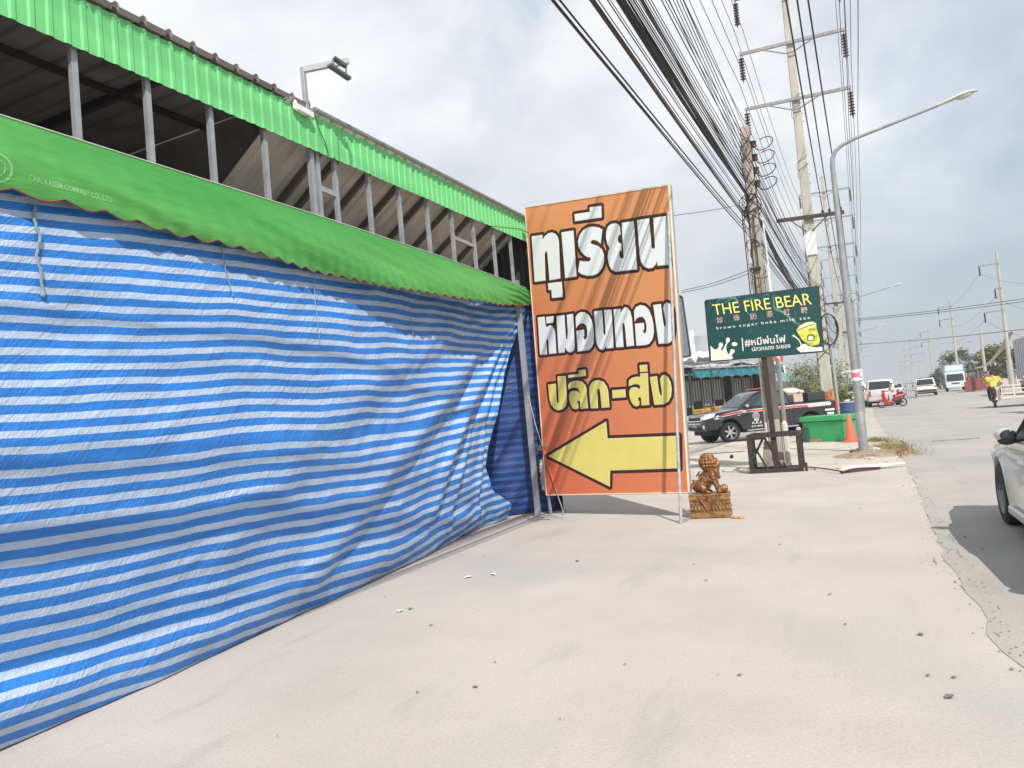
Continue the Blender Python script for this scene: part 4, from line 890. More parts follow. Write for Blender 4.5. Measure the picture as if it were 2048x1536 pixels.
for k, (px, r, za) in enumerate(ex):
    xo = -.16 + .012 * (k % 9) if px < 1230 else -.05 + .03 * (k % 7)
    pts = cable_pts(px, za, xo, .02)
    # onwards to the tall pole and the next ones
    zt = 4.6 + (za - 5.3) * 1.05; sagk = random.uniform(.25, .6)
    for i in range(1, 11):
        t = i / 10; pts.append(Vector((lerp(D1.x + xo, TX - .28 + .05 * (k % 4), t), lerp(18, 33, t), lerp(za, zt, t) - sagk * 4 * t * (1 - t) * .5)))
    z2 = zt + .35 + gz(70) * .6
    for i in range(1, 13):
        t = i / 12; pts.append(Vector((TX - .28 + .05 * (k % 4), lerp(33, 70, t), lerp(zt, z2, t) - (sagk + .4) * 4 * t * (1 - t) * .7)))
    for i in range(1, 9):
        t = i / 8; pts.append(Vector((TX - .28, lerp(70, 107, t), lerp(z2, z2, t) - 4 * t * (1 - t) * .7)))
    if px < 1130: lab, grp = 'slack low black cable running beneath all the others to the utility pole', 'lowest slack cables left of the bundle'
    elif px < 1230: lab, grp = 'faded brown black cable between the slack low cables and the thick bundle', 'faded cables left of the thick bundle'
    elif px < 1310: lab, grp = 'black cable in the dense fan just right of the thick bundle', 'cables right of the thick bundle'
    else: lab, grp = 'thin wire in the upper fan reaching the top of the utility pole', 'thin wires to the pole top'
    wire(pts, r, M['cable_brown'] if px in (1182, 1186, 1190) else M['cable'], lab, grp)
mb = MB(); random.seed(8)
for k in range(11):
    base = cable_pts(1236 + 1.4 * k, 6.0 + .012 * k, -.02, .0)
    a = 6.28 * k / 11
    base = [p + Vector((.020 * math.cos(a + p.y * .35 + k) , 0, .026 * math.sin(a + p.y * .35))) for p in base]
    zt = 5.2
    for i in range(1, 11):
        t = i / 10; base.append(Vector((lerp(D1.x, TX - .3, t), lerp(18, 33, t), lerp(6.05, zt, t) - .55 * 4 * t * (1 - t) * (.6 + .06 * k) + .04 * math.sin(k))))
    for i in range(1, 11):
        t = i / 10; base.append(Vector((TX - .3, lerp(33, 70, t), lerp(zt, zt + .7, t) - 4 * t * (1 - t) * (.6 + .08 * k))))
    mb.tube(base, random.uniform(.009, .014), 5)
mesh_thing(mb, 'cable_bundle', M['cable'], 'thick twisted bundle of black telecom cables, heaviest in the fan over the road side', 'cable bundle', (D1.x, -22, 6.5), smooth=True, auto=0)
pts_ = [33 + 37 * k for k in range(-1, 7)]
def span(xs, zs, r, m, label, group, sag=1.0, ys=None):
    pts = []
    ys = ys or pts_
    for i, (a, b) in enumerate(zip(ys, ys[1:])):
        sg = sag * ((b - a) / 37) ** 2
        for k in range(12 if i < 3 else 7):
            t = k / (12 if i < 3 else 7); y = lerp(a, b, t); pts.append(Vector((xs, y, zs + lerp(gz(a), gz(b), t) - 4 * t * (1 - t) * sg)))
    pts.append(Vector((xs, ys[-1], zs + gz(ys[-1])))); return wire(pts, r, m, label, group, 'power line', 'power_line')
for z, _ in ARMS:
    for x, side in ((TX - 1.9, 'left'), (TX + 2.0, 'right')):
        for dx in (-.16, .16):
            span(x + dx, z - 1.18 - (.12 if side == 'right' else 0), .013, M['conductor'], 'bare conductor under the %s ends of the tall pole crossarms' % side, 'conductors on the %s side of the transmission poles' % side, .8)
for x, px in ((TX + .55, 1572), (TX + .80, 1594), (TX + 1.2, 1616)):
    A0 = Vector((x, 33, 8.75)); e = PY(px, 0, 13.5); pts = []
    for i in range(26):
        y = -15 + 48 * i / 25; t = (33 - y) / (33 - 13.5); pts.append(Vector((lerp(A0.x, e.x, t), y, lerp(A0.z, e.z, t) + .35 * (t * (t - 1)))))
    for i in range(1, 13): t = i / 12; pts.append(Vector((x, 33 + 37 * t, 8.75 + .6 * t - 4 * t * (1 - t) * .8)))
    for i in range(1, 9): t = i / 8; pts.append(Vector((x, 70 + 37 * t, 9.35 - 4 * t * (1 - t) * .8)))
    wire(pts, .017, M['cable'], 'heavy black insulated line running in front of the tallest pole', 'three heavy lines in front of the tallest pole', 'power line', 'power_line')
def sagline(a, b, s_, n=12): return [a.lerp(b, k / n) - Vector((0, 0, 4 * s_ * (k / n) * (1 - k / n))) for k in range(n + 1)]
wire(sagline(PY(1497, 540, 18), PY(1363, 581, 19), .05), .008, M['conductor'], 'drop wire going left from the utility pole, the upper of a pair', None, 'wire', 'drop_wire')
wire(sagline(PY(1500, 546, 18), PY(1363, 585, 19), .05), .008, M['conductor'], 'drop wire going left from the utility pole, the lower of a pair', None, 'wire', 'drop_wire')
wire(sagline(PY(1338, 432, 14), PY(1478, 410, 18), .02), .006, M['conductor'], 'lone thin wire from the arrow sign top to the utility pole', None, 'wire', 'drop_wire')
for px, py, y, z2, lab in ((1713, 638, 75, 594, 'upper wire crossing the road in front of the far right pole'), (1713, 641, 75, 600, 'second wire crossing the road, just beneath the upper one'), (1715, 689, 75, 657, 'lowest wire crossing the road above the box truck')):
    wire(sagline(PY(px, py, y), PY(2110, z2 - 6, 62), .12, 16), .022, M['cable'], lab, None, 'wire', 'crossing_wire')

# ------------------------------------------------------------------ street lamps
M['lamp_steel'] = mat('dull_lamp_steel', (.30, .31, .32), .5, .3, .15, 6)
M['lamp_shell'] = mat('grey_lamp_shell', (.52, .52, .50), .5, 0, .06)
def street_lamp(loc, label, first=False):
    t = thing('street_lamp', label, 'street lamp', loc, 0, 'street lamps along the road edge')
    mb = MB(); pts = [(0, 0, 0), (0, 0, 1.2), (0, 0, 3.5), (0, 0, 7.2), (.02, 0, 7.38), (.11, 0, 7.56), (.30, 0, 7.68), (.6, 0, 7.77), (2.45, 0, 8.13)]
    mb.tube(pts, [.105, .098, .088, .06, .055, .05, .045, .042, .03], 14); mb.lathe([(.115, 0), (.115, .95), (.10, 1.0)], n=14)
    mb.build('pole', M['lamp_steel'], t, local=True, smooth=True)
    d = Vector((1.85, 0, .36)).normalized(); n_ = Vector((-d.z, 0, d.x)); o = Vector((2.4, 0, 8.12))
    secs = [(0, .05, .04, .0), (.10, .07, .05, 0), (.28, .10, .06, .005), (.48, .14, .075, .01), (.66, .13, .07, .01), (.80, .09, .05, .0), (.88, .03, .02, -.01)]
    mb = MB(); G_ = []
    for a, wy, h_, off in secs: G_.append([o + d * a + Vector((0, wy * math.cos(k * math.pi / 7), 0)) + n_ * ((h_ if k < 7 else .022) * math.sin(k * math.pi / 7) + off) for k in range(15)])
    mb.grid(G_); mb.poly(G_[0][:-1]); mb.poly(G_[-1][:-1])
    mb.build('lamp_head', M['lamp_shell'], t, local=True, smooth=True, bevel=0)
    mb = MB().ball(o + d * .60 - n_ * .01, (.19, .11, .075), 12, 8, Matrix((d, Vector((0, 1, 0)), n_)).transposed()); mb.build('lamp_glass', mat('lamp_lens', (.55, .53, .48), .3, 0, .05) if 'lamp_lens' not in bpy.data.materials else bpy.data.materials['lamp_lens'], t, local=True, smooth=True)
    return t
lp0 = G(1728, 905)
sl = street_lamp(lp0, 'near galvanised street lamp with a long curved arm beside the traffic cone')
for k, (y, lab) in enumerate(((60, 'second street lamp, its arm showing right of the near lamp post'), (98, 'third street lamp down the left side of the road'), (140, 'fourth street lamp down the left side of the road'), (182, 'farthest street lamp on the left, a speck above the pickup'))):
    copy_thing(sl, (lp0.x + .1, y, gz(y)), None, lab)
for z0, z1, m_, nm in ((1.78, 1.86, M['white_paint'], 'sticker_band'), (1.86, 1.98, mat('pink_red_sticker', (.62, .16, .20), .5), 'sticker_band'), (1.98, 2.05, M['white_paint'], 'sticker_band')):
    MB().lathe([(.097, z0), (.0985, z0), (.0975, z1), (.096, z1)], n=14).build(nm, m_, sl, local=True, smooth=True)

# poles on the far side
def small_pole(px, py, y, h_, arms, label, lamp=None):
    b = PY(px, py, y); b.z = gz(y); t = thing('roadside_pole', label, 'power pole', b, 0, 'poles on the far side of the road')
    MB().tube([(0, 0, 0), (0, 0, h_)], [.19, .10], 8).build('pole', M['concrete_pole'], t, local=True, smooth=True)
    for z, x0, x1 in arms: MB().bar((x0, -.1, z - .03), (x1, -.1, z), .10, .12).build('crossarm', M['galv_dark'], t, local=True)
    for z, x0, x1 in arms: MB().lathe([(.03, 0), (.07, -.1), (.07, -.8), (.03, -.9)], (x0 + .05, -.1, z - .05), n=6).build('insulator', M['porcelain'], t, local=True)
    if lamp: 
        MB().tube([(0, 0, lamp), (.5, -.1, lamp + .25), (1.5, -.2, lamp + .35)], .035, 6).ball((1.7, -.2, lamp + .36), (.35, .15, .09), 8, 5).build('lamp_arm', M['galv'], t, local=True)
    return t
small_pole(2026, 785, 80, 12.3, [(11.2, -1.5, .1), (9.0, -.5, .1), (7.0, -1.5, .1)], 'nearest far side pole, standing at the olive tree')
small_pole(1920, 778, 115, 11.5, [(10.8, -1.5, .2), (9.2, -1.5, .2)], 'far side pole behind the blue box truck with a small street lamp', 5.6)
small_pole(1869, 772, 170, 12, [(11, -1.5, .2), (9, -1.5, .2)], 'far side pole right above the white car')
small_pole(1975, 783, 90, 6, [], 'thin short pole by the red stall')
for px, y, h_, lab in ((1843, 250, 14.5, 'tall distant pole with many crossarms, left of the white car roof'), (1826, 330, 15, 'distant pole one step beyond, just left of the many armed one'), (1816, 420, 15, 'faint distant pole near the end of the road'), (1808, 520, 15, 'faintest pole at the end of the road')):
    small_pole(px, 768, y, h_, [(h_ - .6 - 2.2 * k, -1.9, 1.9) for k in range(4)], lab)
r1 = PY(2026, 785, 80); 
for k, (z, dx) in enumerate(((10.2, -1.45), (8.0, -.45), (6.0, -1.45))):
    a = Vector((r1.x + dx, 80, z + .6)); b = PY(1920, 778, 115); b = Vector((b.x + dx, 115, z + .4)); c = PY(2110, 560 + 60 * k, 62)
    wire(sagline(a, b, .7) , .012, M['conductor'], 'thin line between the far side poles', 'thin lines between the far side poles', 'power line', 'power_line')
    wire(sagline(c, a, .5), .012, M['conductor'], 'thin line from the nearest far side pole out of the picture', 'thin lines leaving to the right', 'power line', 'power_line')

# ================================================================== VEHICLES (local axes: y forward, x right, z up)
def offset_poly(p, d):
    n = len(p); ar = sum(p[i][0]*p[(i+1) % n][1] - p[(i+1) % n][0]*p[i][1] for i in range(n)); s = 1 if ar > 0 else -1; o = []
    for i in range(n):
        a, b, c = Vector(p[i-1]), Vector(p[i]), Vector(p[(i+1) % n]); d1 = (b - a).normalized(); d2 = (c - b).normalized()
        q = Vector((-d1.y, d1.x)) * s + Vector((-d2.y, d2.x)) * s; l = q.length
        o.append(tuple(b + (q / l * d * min(1.5, 2 / max(l, .8)) if l > .05 else q * 0)))
    return o
def slab(mb, prof, hw, ins=((1, .055), (.97, .02), (.90, .0)), taper=None):
    ss = [(-f, d) for f, d in ins] + [(f, d) for f, d in reversed(ins)]; rings = []
    for f, d in ss: rings.append([(f * hw * (taper(y, z) if taper else 1), y, z) for y, z in offset_poly(prof, d)])
    n = len(prof); vs = [q for r in rings for q in r]; b = len(mb.v); mb.add(vs, [])
    for i in range(len(rings) - 1):
        for k in range(n): k2 = (k + 1) % n; mb.add([], []); mb.f.append([b+i*n+k, b+i*n+k2, b+(i+1)*n+k2, b+(i+1)*n+k]); mb.m.append(mb.mi)
    for base, ring in ((b, rings[0]), (b + (len(rings)-1)*n, rings[-1])):
        for t in tessellate_polygon([[Vector((0, q[1], q[2])) for q in ring]]): mb.f.append([base + i for i in t]); mb.m.append(mb.mi)
def arch(yc, r, z0, n=9):                          # wheel arch, walked from front (high y) to rear
    a0 = math.asin(max(-1, min(1, (z0 - RW) / r))); return [(yc + r * math.cos(a), RW + r * math.sin(a)) for a in [a0 + (math.pi - 2 * a0) * k / n for k in range(n + 1)]]
RW = .37
def cabin(mb, base, roof, hwb, k):                 # greenhouse: base points (y,z) rear/front, roof profile list front->rear; leaning sides
    zb = base[0][1]; prof = [base[0]] + roof + [base[1]]
    x = lambda z: hwb - k * (z - zb)
    n = len(prof); L_ = [(-x(z), y, z) for y, z in prof]; Rr = [(x(z), y, z) for y, z in prof]
    mid = [(0, y, z + .02 * (1 if 0 < i < n - 1 else 0)) for i, (y, z) in enumerate(prof)]
    b = len(mb.v); mb.add(L_ + mid + Rr, [])
    for q in range(2):
        for i in range(n - 1): mb.f.append([b+q*n+i, b+q*n+i+1, b+(q+1)*n+i+1, b+(q+1)*n+i]); mb.m.append(mb.mi)
    for q in (0, 2):
        for t in tessellate_polygon([[Vector((0, y, z)) for y, z in prof]]): mb.f.append([b+q*n+i for i in t]); mb.m.append(mb.mi)
    return x
def wheel(parent, x, y, r=RW, wd=.22, spokes=6, side=1, rimm=None):
    t = MB(); t.lathe([(r*.66, -wd/2), (r*.9, -wd/2*1.02), (r*.985, -wd*.38), (r, 0), (r*.985, wd*.38), (r*.9, wd/2*1.02), (r*.66, wd/2)], (x, y, r), (1, 0, 0), 28, loop=True)
    o = t.build('wheel', M['tyre'], parent, local=True, smooth=True)
    m = MB(); sx = x + side * wd * .20
    m.lathe([(r*.66, -wd*.3), (r*.68, wd*.16 * side + 0), (r*.62, wd*.16 * side), (r*.60, 0)], (sx, y, r), (1, 0, 0), 24, loop=True)
    m.lathe([(.001, .03*side), (r*.15, .025*side), (r*.17, -.02*side)], (sx, y, r), (1, 0, 0), 14)
    for k in range(spokes):
        a = 2 * math.pi * k / spokes + .3; d = Vector((0, math.cos(a), math.sin(a))); c = Vector((sx, y, r))
        m.bar(c + d * r * .12, c + d * r * .63, r * .17 if spokes < 8 else r * .1, .03, up=(1, 0, 0))
    m.build('rim', rimm or M['alloy'], o, local=True)
    d_ = MB().lathe([(0.001, 0), (r*.64, 0)], (x + side * wd * .12, y, r), (1, 0, 0), 20); d_.build('brake_shadow', M['dark'], o, local=True)
    return o
def side_poly(mb, pts, xf, out=.004, sides=(-1, 1)):     # polygon lying on the leaning side plane, sunk rim
    for s in sides: mb.poly([(s * (xf(z) + out), y, z) for y, z in pts], (s * .006, 0, 0))
def slope_quad(mb, p0, p1, h0, h1, out=.004, th=.006):     # across the car, from profile point p0 (half width h0) to p1
    d = Vector((0, p1[0]-p0[0], p1[1]-p0[1])).normalized(); n_ = Vector((0, -d.z, d.y))
    if n_.z < 0: n_ = -n_
    vs = [Vector((-h0, p0[0], p0[1])), Vector((h0, p0[0], p0[1])), Vector((h1, p1[0], p1[1])), Vector((-h1, p1[0], p1[1]))]
    mb.poly([v + n_ * out for v in vs], n_ * th)
M['navy'] = mat('black_car_paint', (.016, .016, .020), .22, 0, .1, 2, coat=.7)
M['plastic'] = mat('black_plastic', (.03, .03, .032), .6, 0, .15)
M['dark_alloy'] = mat('dark_alloy_rim', (.22, .22, .23), .3, .7, .05)
M['car_white'] = mat('white_car_paint', (.72, .71, .68), .3, 0, .04, 2, coat=.5)
M['car_silver'] = mat('silver_green_car_paint', (.56, .565, .53), .28, .35, .05, 2, coat=.6)

# ------------------------------------------------------------------ black patrol pickup
fw = Vector((-4.63, 29.32)); fwd = Vector((-.80, -.60)).normalized()
WB = 3.36; ctr = fw - fwd * WB / 2; rgt = Vector((fwd.y, -fwd.x)); ctr = ctr + rgt * .78
ang = math.atan2(-fwd.x, fwd.y)
pk = thing('pickup_truck', 'black pickup with red and white side stripes, a roof light bar and a loaded bed', 'pickup', (ctr.x, ctr.y, gz(ctr.y)), ang)
RW = .385; fy, ry = WB/2, -WB/2
prof = [(2.55, .50), (2.66, .62), (2.66, .82), (2.60, 1.00), (2.45, 1.10), (2.1, 1.15), (1.32, 1.22), (1.20, 1.25), (-.9, 1.25), (-1.0, 1.23), (-2.80, 1.22), (-2.83, .70), (-2.75, .55)] + [q for q in reversed([(y, z) for y, z in arch(ry, .47, .50)])] + [(ry + .52, .43), (fy - .52, .43)] + [q for q in reversed(arch(fy, .47, .50))]
mb = MB(); slab(mb, prof, .92, taper=lambda y, z: 1 - .10 * S((y - 2.0) / .7) - .02 * S((z - .95) / .3))
body = mb.build('body', M['navy'], pk, local=True, smooth=True, auto=35)
mb = MB(); xf = cabin(mb, ((1.28, 1.22), (-.98, 1.22)), [(.52, 1.72), (.30, 1.80), (-.10, 1.83), (-.62, 1.80), (-.82, 1.74)], .84, .26)
cab = mb.build('cab', M['navy'], pk, local=True, smooth=True, bevel=.03, seg=2, auto=35)
mb = MB(); slope_quad(mb, (1.19, 1.285), (.56, 1.695), .76, .64); mb.build('windscreen', M['glass'], pk, local=True)
M['glass_tint'] = mat('side_glass', (.05, .075, .075), .05, 0, .2, 2, spec=.9)
for s in (-1, 1):
    mb = MB(); side_poly(mb, [(1.02, 1.27), (.52, 1.64), (.30, 1.71), (.06, 1.72), (.06, 1.27)], xf, sides=(s,)); mb.build('window', M['glass_tint'], pk, local=True)
    mb = MB(); side_poly(mb, [(-.04, 1.27), (-.04, 1.72), (-.55, 1.70), (-.74, 1.62), (-.82, 1.27)], xf, sides=(s,)); mb.build('window', M['glass_tint'], pk, local=True)
    mb = MB().ball((s * .97, .95, 1.27), (.12, .07, .09), 12, 8); mi = mb.build('mirror', M['plastic'], pk, local=True, smooth=True)
    MB().ball((s * 1.0, .975, 1.30), (.105, .06, .075), 12, 8).build('mirror_cap', M['chrome'], mi, local=True, smooth=True)
    # headlight wrapping the corner
    mb = MB().add([(s * .84, 2.655, .93), (s * .50, 2.665, .88), (s * .50, 2.655, 1.02), (s * .80, 2.585, 1.10), (s * .90, 2.22, 1.13), (s * .905, 2.30, 1.0)], [(0, 1, 2, 3), (0, 3, 4, 5)]); mb.build('headlight', M['lampwhite'], pk, local=True)
    MB().lathe([(.001, 0), (.07, 0), (.085, -.03)], (s * .70, 2.665, .66), (0, 1, 0), 12).build('fog_lamp', M['lampwhite'], pk, local=True)
    mb = MB().box((s * .88, -2.80, 1.02), (.10, .10, .34)); mb.build('tail_light', M['tail_red'], pk, local=True, bevel=.02)
    mb = MB().box((s * .91, -.02, .40), (.14, 2.1, .05)); mb.build('side_step', M['galv'], pk, local=True, bevel=.01)
    mb = MB(); X_ = s * .926                       # stripe: white edges with red between
    mb.poly([(X_ - s*.02, 2.25, .985), (X_, 1.9, .985), (X_, 1.25, 1.055), (X_, -2.5, 1.075), (X_, -2.5, 1.185), (X_, 1.25, 1.165), (X_ - s*.005, 1.9, 1.08), (X_ - s*.03, 2.2, 1.04)], (s * .004, 0, 0)); st = mb.build('stripe', M['car_white'], pk, local=True)
    mb = MB(); X2 = s * .931
    for a, b in ((1.16, 2.10), (-.2, .98), (-1.55, -.32)):
        zf = lambda y: (1.11 if y < 1.25 else 1.11 - (y - 1.25) * .10)
        mb.poly([(X2 - s*.018*S((y_-1.8)/.4), y_, zf(y_) + dz) for y_, dz in ((a, -.03), (a, .032), (b, .032), (b, -.03))], (s * .004, 0, 0))
    mb.build('red_stripe', M['red'], st, local=True)
    MB().poly([(s * .925, .05, 1.175), (s*.925, .05, .50), (s*.925, .065, .50), (s*.925, .065, 1.175)], (s * .004, 0, 0)).poly([(s * .925, -.96, 1.175), (s*.925, -.96, .50), (s*.925, -.975, .50), (s*.925, -.975, 1.175)], (s * .004, 0, 0)).build('door_gap', M['dark'], pk, local=True)
    MB().bar((s * .935, .22, 1.06), (s * .935, .36, 1.06), .03, .035).build('door_handle', M['chrome'], pk, local=True)
    wheel(pk, s * .78, fy, .385, .26, 6, s); wheel(pk, s * .78, ry, .385, .26, 6, s)
    MB().lathe([(.48, -.03), (.52, -.02), (.52, .02), (.47, .03)], (s * .90, ry, .385), (1, 0, 0), 24, loop=True).lathe([(.48, -.03), (.52, -.02), (.52, .02), (.47, .03)], (s * .885, fy, .385), (1, 0, 0), 24, loop=True).build('fender_flare', M['plastic'], pk, local=True) if False else None
mb = MB()
for z in (.78, .88, .97): mb.box((0, 2.662 - (.03 if z > .95 else 0), z), (.98, .03, .04))
mb.build('grille', M['chrome'], pk, local=True, bevel=.008)
MB().box((0, 2.64, .875), (.98, .03, .26)).build('grille_mesh', M['dark'], pk, local=True)
MB().box((0, 2.655, .60), (1.1, .04, .12)).build('air_intake', M['dark'], pk, local=True)
mb = MB().box((0, 2.68, .70), (.36, .015, .12)); pl = mb.build('number_plate', mat('dull_plate', (.30, .30, .30), .5), pk, local=True)
MB().box((0, .1, .45), (1.3, 4.6, .25)).build('underbody', M['dark'], pk, local=True)
mb = MB().box((0, -.06, 1.90), (1.25, .26, .07)); lb = mb.build('light_bar', M['red'], pk, local=True, bevel=.02)
MB().box((0, -.06, 1.855), (.9, .12, .05)).build('light_bar_mount', M['plastic'], lb, local=True)
MB().box((0, -1.9, 1.24), (1.5, 1.6, .03)).build('bed_floor', M['dark'], pk, local=True)
# crest and door text on the visible (left) flank
XL = -.93
mb = MB().lathe([(.001, 0), (.15, 0)], (XL, .62, .92), (1, 0, 0), 18).box((XL, .62, .76), (.004, .20, .08)); mb.build('crest', mat('grey_crest_print', (.42, .45, .45), .5, 0, .25, 30), pk, local=True)
for tx, y0, z0, sz, wd_ in (('A.K.3', .82, .62, .11, .40), ('0.P1.10370', .84, .50, .085, .46)):
    text_mb(tx, (XL, y0, z0), (0, -1, 0), (0, 0, 1), sz, wd_, .02).build('door_lettering', M['car_white'], pk, local=True, recalc=False)
mb = MB()
random.seed(6)
mb.poly([(XL - .005, -1.60, 1.04), (XL - .005, -2.55, 1.05), (XL - .005, -2.55, 1.16), (XL - .005, -1.60, 1.15)], (-.003, 0, 0)); wp = mb.build('white_sticker', M['car_white'], pk, local=True)
mb = MB()
for k in range(9): mb.box((XL - .0095, -1.68 - .09 * k, 1.095), (.003, .055, random.uniform(.03, .055)))
mb.build('sticker_marks', mat('pale_red_marks', (.50, .20, .18), .5), wp, local=True)
mb = MB().box((XL, -2.48, .88), (.004, .40, .07)).box((XL, -2.50, .74), (.004, .28, .08)); mb.build('rear_sticker', M['car_white'], pk, local=True)
PKM = WM[pk.name]
def on_truck(x, y, z): return PKM @ Vector((x, y, z))
mb = MB().ball(on_truck(.0, -1.45, 1.68), (.40, .34, .16), 14, 9).ball(on_truck(.1, -1.75, 1.64), (.36, .28, .12), 12, 8); mesh_thing(mb, 'white_sack', mat('white_woven_sack', (.66, .63, .58), .85, 0, .1, 12), 'bulging white sack lying on the load in the pickup bed', 'sack', on_truck(0, -1.5, 1.5), remesh=.04, smit=2)
mb = MB().box(on_truck(-.35, -1.40, 1.42), (.55, .40, .32), ang); mesh_thing(mb, 'carton', mat('pinkish_carton', (.50, .38, .32), .85, 0, .15, 5), 'pale carton under the white sack in the pickup bed', 'box', on_truck(-.35, -1.4, 1.26), bevel=.015)
mb = MB().box(on_truck(-.1, -2.2, 1.43), (1.0, .75, .34), ang); mesh_thing(mb, 'black_crate', M['plastic'], 'black crate filling the rear of the pickup bed', 'crate', on_truck(-.1, -2.2, 1.26), bevel=.02)

# ------------------------------------------------------------------ generic cars seen from behind
def car(name, label, cat, loc, rot, paint, L=4.5, W=1.8, H=1.65, kind='suv', wheels=True, group=None):
    global RW
    RW = .35; t = thing(name, label, cat, loc, rot, group); f = L / 2; hb = .98 if kind != 'pickup' else 1.05
    fy, ry = f - .88, -f + .92
    p = [(f - .06, .35), (f, .5), (f - .03, .75), (f - .25, .92), (f - 1.15, hb), (-f + .12, hb + .02), (-f + .02, .85), (-f, .55), (-f + .08, .35)] + list(reversed(arch(ry, .42, .36))) + list(reversed(arch(fy, .42, .36)))
    mb = MB(); slab(mb, p, W / 2, taper=lambda y, z: 1 - .08 * S((y - f + .7) / .7) - .05 * S((-y - f + .5) / .5) - .03 * S((z - .8) / .2)); mb.build('body', paint, t, local=True, smooth=True, auto=35)
    if kind == 'pickup': rf = [(f - 1.95, H - .08), (f - 2.2, H), (.05 - .2, H), (-.28, H - .06)]; base = ((f - 1.2, hb - .02), (-.5, hb - .02))
    elif kind == 'sedan': rf = [(.45, H - .06), (.2, H), (-.8, H), (-1.05, H - .06)]; base = ((f - 1.25, hb - .02), (-f + .55, hb - .02))
    else: rf = [(f - 1.95, H - .07), (f - 2.2, H), (-f + .55, H), (-f + .30, H - .06)]; base = ((f - 1.15, hb - .02), (-f + .10, hb - .02))
    mb = MB(); xf = cabin(mb, base, rf, W / 2 - .08, .22); mb.build('cab', paint, t, local=True, smooth=True, bevel=.03, seg=2, auto=35)
    gl = M['glass']
    mb = MB(); slope_quad(mb, (lerp(base[0][0], rf[0][0], .08), lerp(base[0][1], rf[0][1], .08)), (lerp(base[0][0], rf[0][0], .92), lerp(base[0][1], rf[0][1], .92)), W/2 - .17, W/2 - .28); mb.build('windscreen', gl, t, local=True)
    a, b = base[1], rf[-1]
    mb = MB(); slope_quad(mb, (lerp(a[0], b[0], .12), lerp(a[1], b[1], .12)), (lerp(a[0], b[0], .9), lerp(a[1], b[1], .9)), W/2 - .20, W/2 - .30); 
    d = Vector((0, b[0]-a[0], b[1]-a[1])).normalized(); mb.build('rear_window', gl, t, local=True)
    for s in (-1, 1):
        fr, bk = base[0][0], base[1][0]; y0, y1 = lerp(fr, bk, .10), lerp(fr, bk, .93)
        mb = MB(); side_poly(mb, [(y0 - .12, hb + .04), (rf[0][0] - .05, H - .13), (rf[-1][0] + .08, H - .13), (y1 + .05, hb + .04)], xf, sides=(s,)); mb.build('side_window', gl, t, local=True)
        mb = MB().ball((s * (W/2 + .06), f - 1.5, hb + .06), (.11, .06, .075), 10, 7); mb.build('mirror', M['plastic'], t, local=True, smooth=True)
        mb = MB().box((s * (W/2 - .12), -f + .03, .86), (.20, .08, .16) if kind != 'pickup' else (.13, .10, .34)); mb.build('tail_light', M['tail_red'], t, local=True, bevel=.02)
        mb = MB().box((s * (W/2 - .25), f - .07, .72), (.34, .12, .13)); mb.build('headlight', M['lampwhite'], t, local=True, bevel=.03)
        if wheels:
            wheel(t, s * (W/2 - .12), fy, .35, .22, 7, s); wheel(t, s * (W/2 - .12), ry, .35, .22, 7, s)
    MB().box((0, -f - .005, .50), (W - .1, .06, .20)).build('bumper', M['plastic'] if kind == 'suv' else paint, t, local=True, bevel=.03)
    MB().box((0, -f - .012, .74), (.40, .02, .13)).build('number_plate', M['white_paint'], t, local=True)
    MB().box((0, 0, .33), (W * .74, L * .8, .2)).build('underbody', M['dark'], t, local=True)
    if kind == 'suv':
        MB().box((0, -f + .44, H + .015), (W - .62, .22, .04)).build('spoiler', M['plastic'], t, local=True, bevel=.01)
        MB().box((0, -f + .055, .965), (W - .5, .03, .055)).build('trim_strip', M['plastic'], t, local=True)
    if kind == 'pickup':
        MB().box((0, -1.35, hb + .003), (W - .3, 1.5, .02)).build('bed_floor', M['dark'], t, local=True)
    return t
def at(px, py): return G(px, py)
c = at(1856, 792); car('white_car', 'white hatchback with a black rear spoiler driving away in the middle of the road', 'car', c + Vector((0, 2.2, 0)), R_(-3), M['car_white'], 4.4, 1.85, 1.68, 'suv')
c = at(1769, 813); car('white_pickup', 'silvery white pickup parked with its tailgate towards the red scooter', 'pickup', c + Vector((-.1, 2.6, 0)), R_(3), mat('silver_white_paint', (.58, .57, .55), .3, .25, .04, coat=.5), 5.2, 1.85, 1.75, 'pickup')
c = at(1718, 812); car('cream_pickup', 'cream white pickup parked left of the silvery one, half hidden by the lamp post', 'pickup', c + Vector((-.15, 2.9, 0)), R_(5), mat('cream_car_paint', (.66, .61, .52), .35, 0, .05, coat=.4), 5.1, 1.8, 1.62, 'pickup')
c = at(1797, 799); car('lilac_sedan', 'pale lilac sedan parked ahead of the silvery pickup', 'car', c + Vector((.1, 9, 0)), R_(-2), mat('lilac_car_paint', (.46, .43, .49), .3, .3, .04, coat=.5), 4.3, 1.75, 1.46, 'sedan')

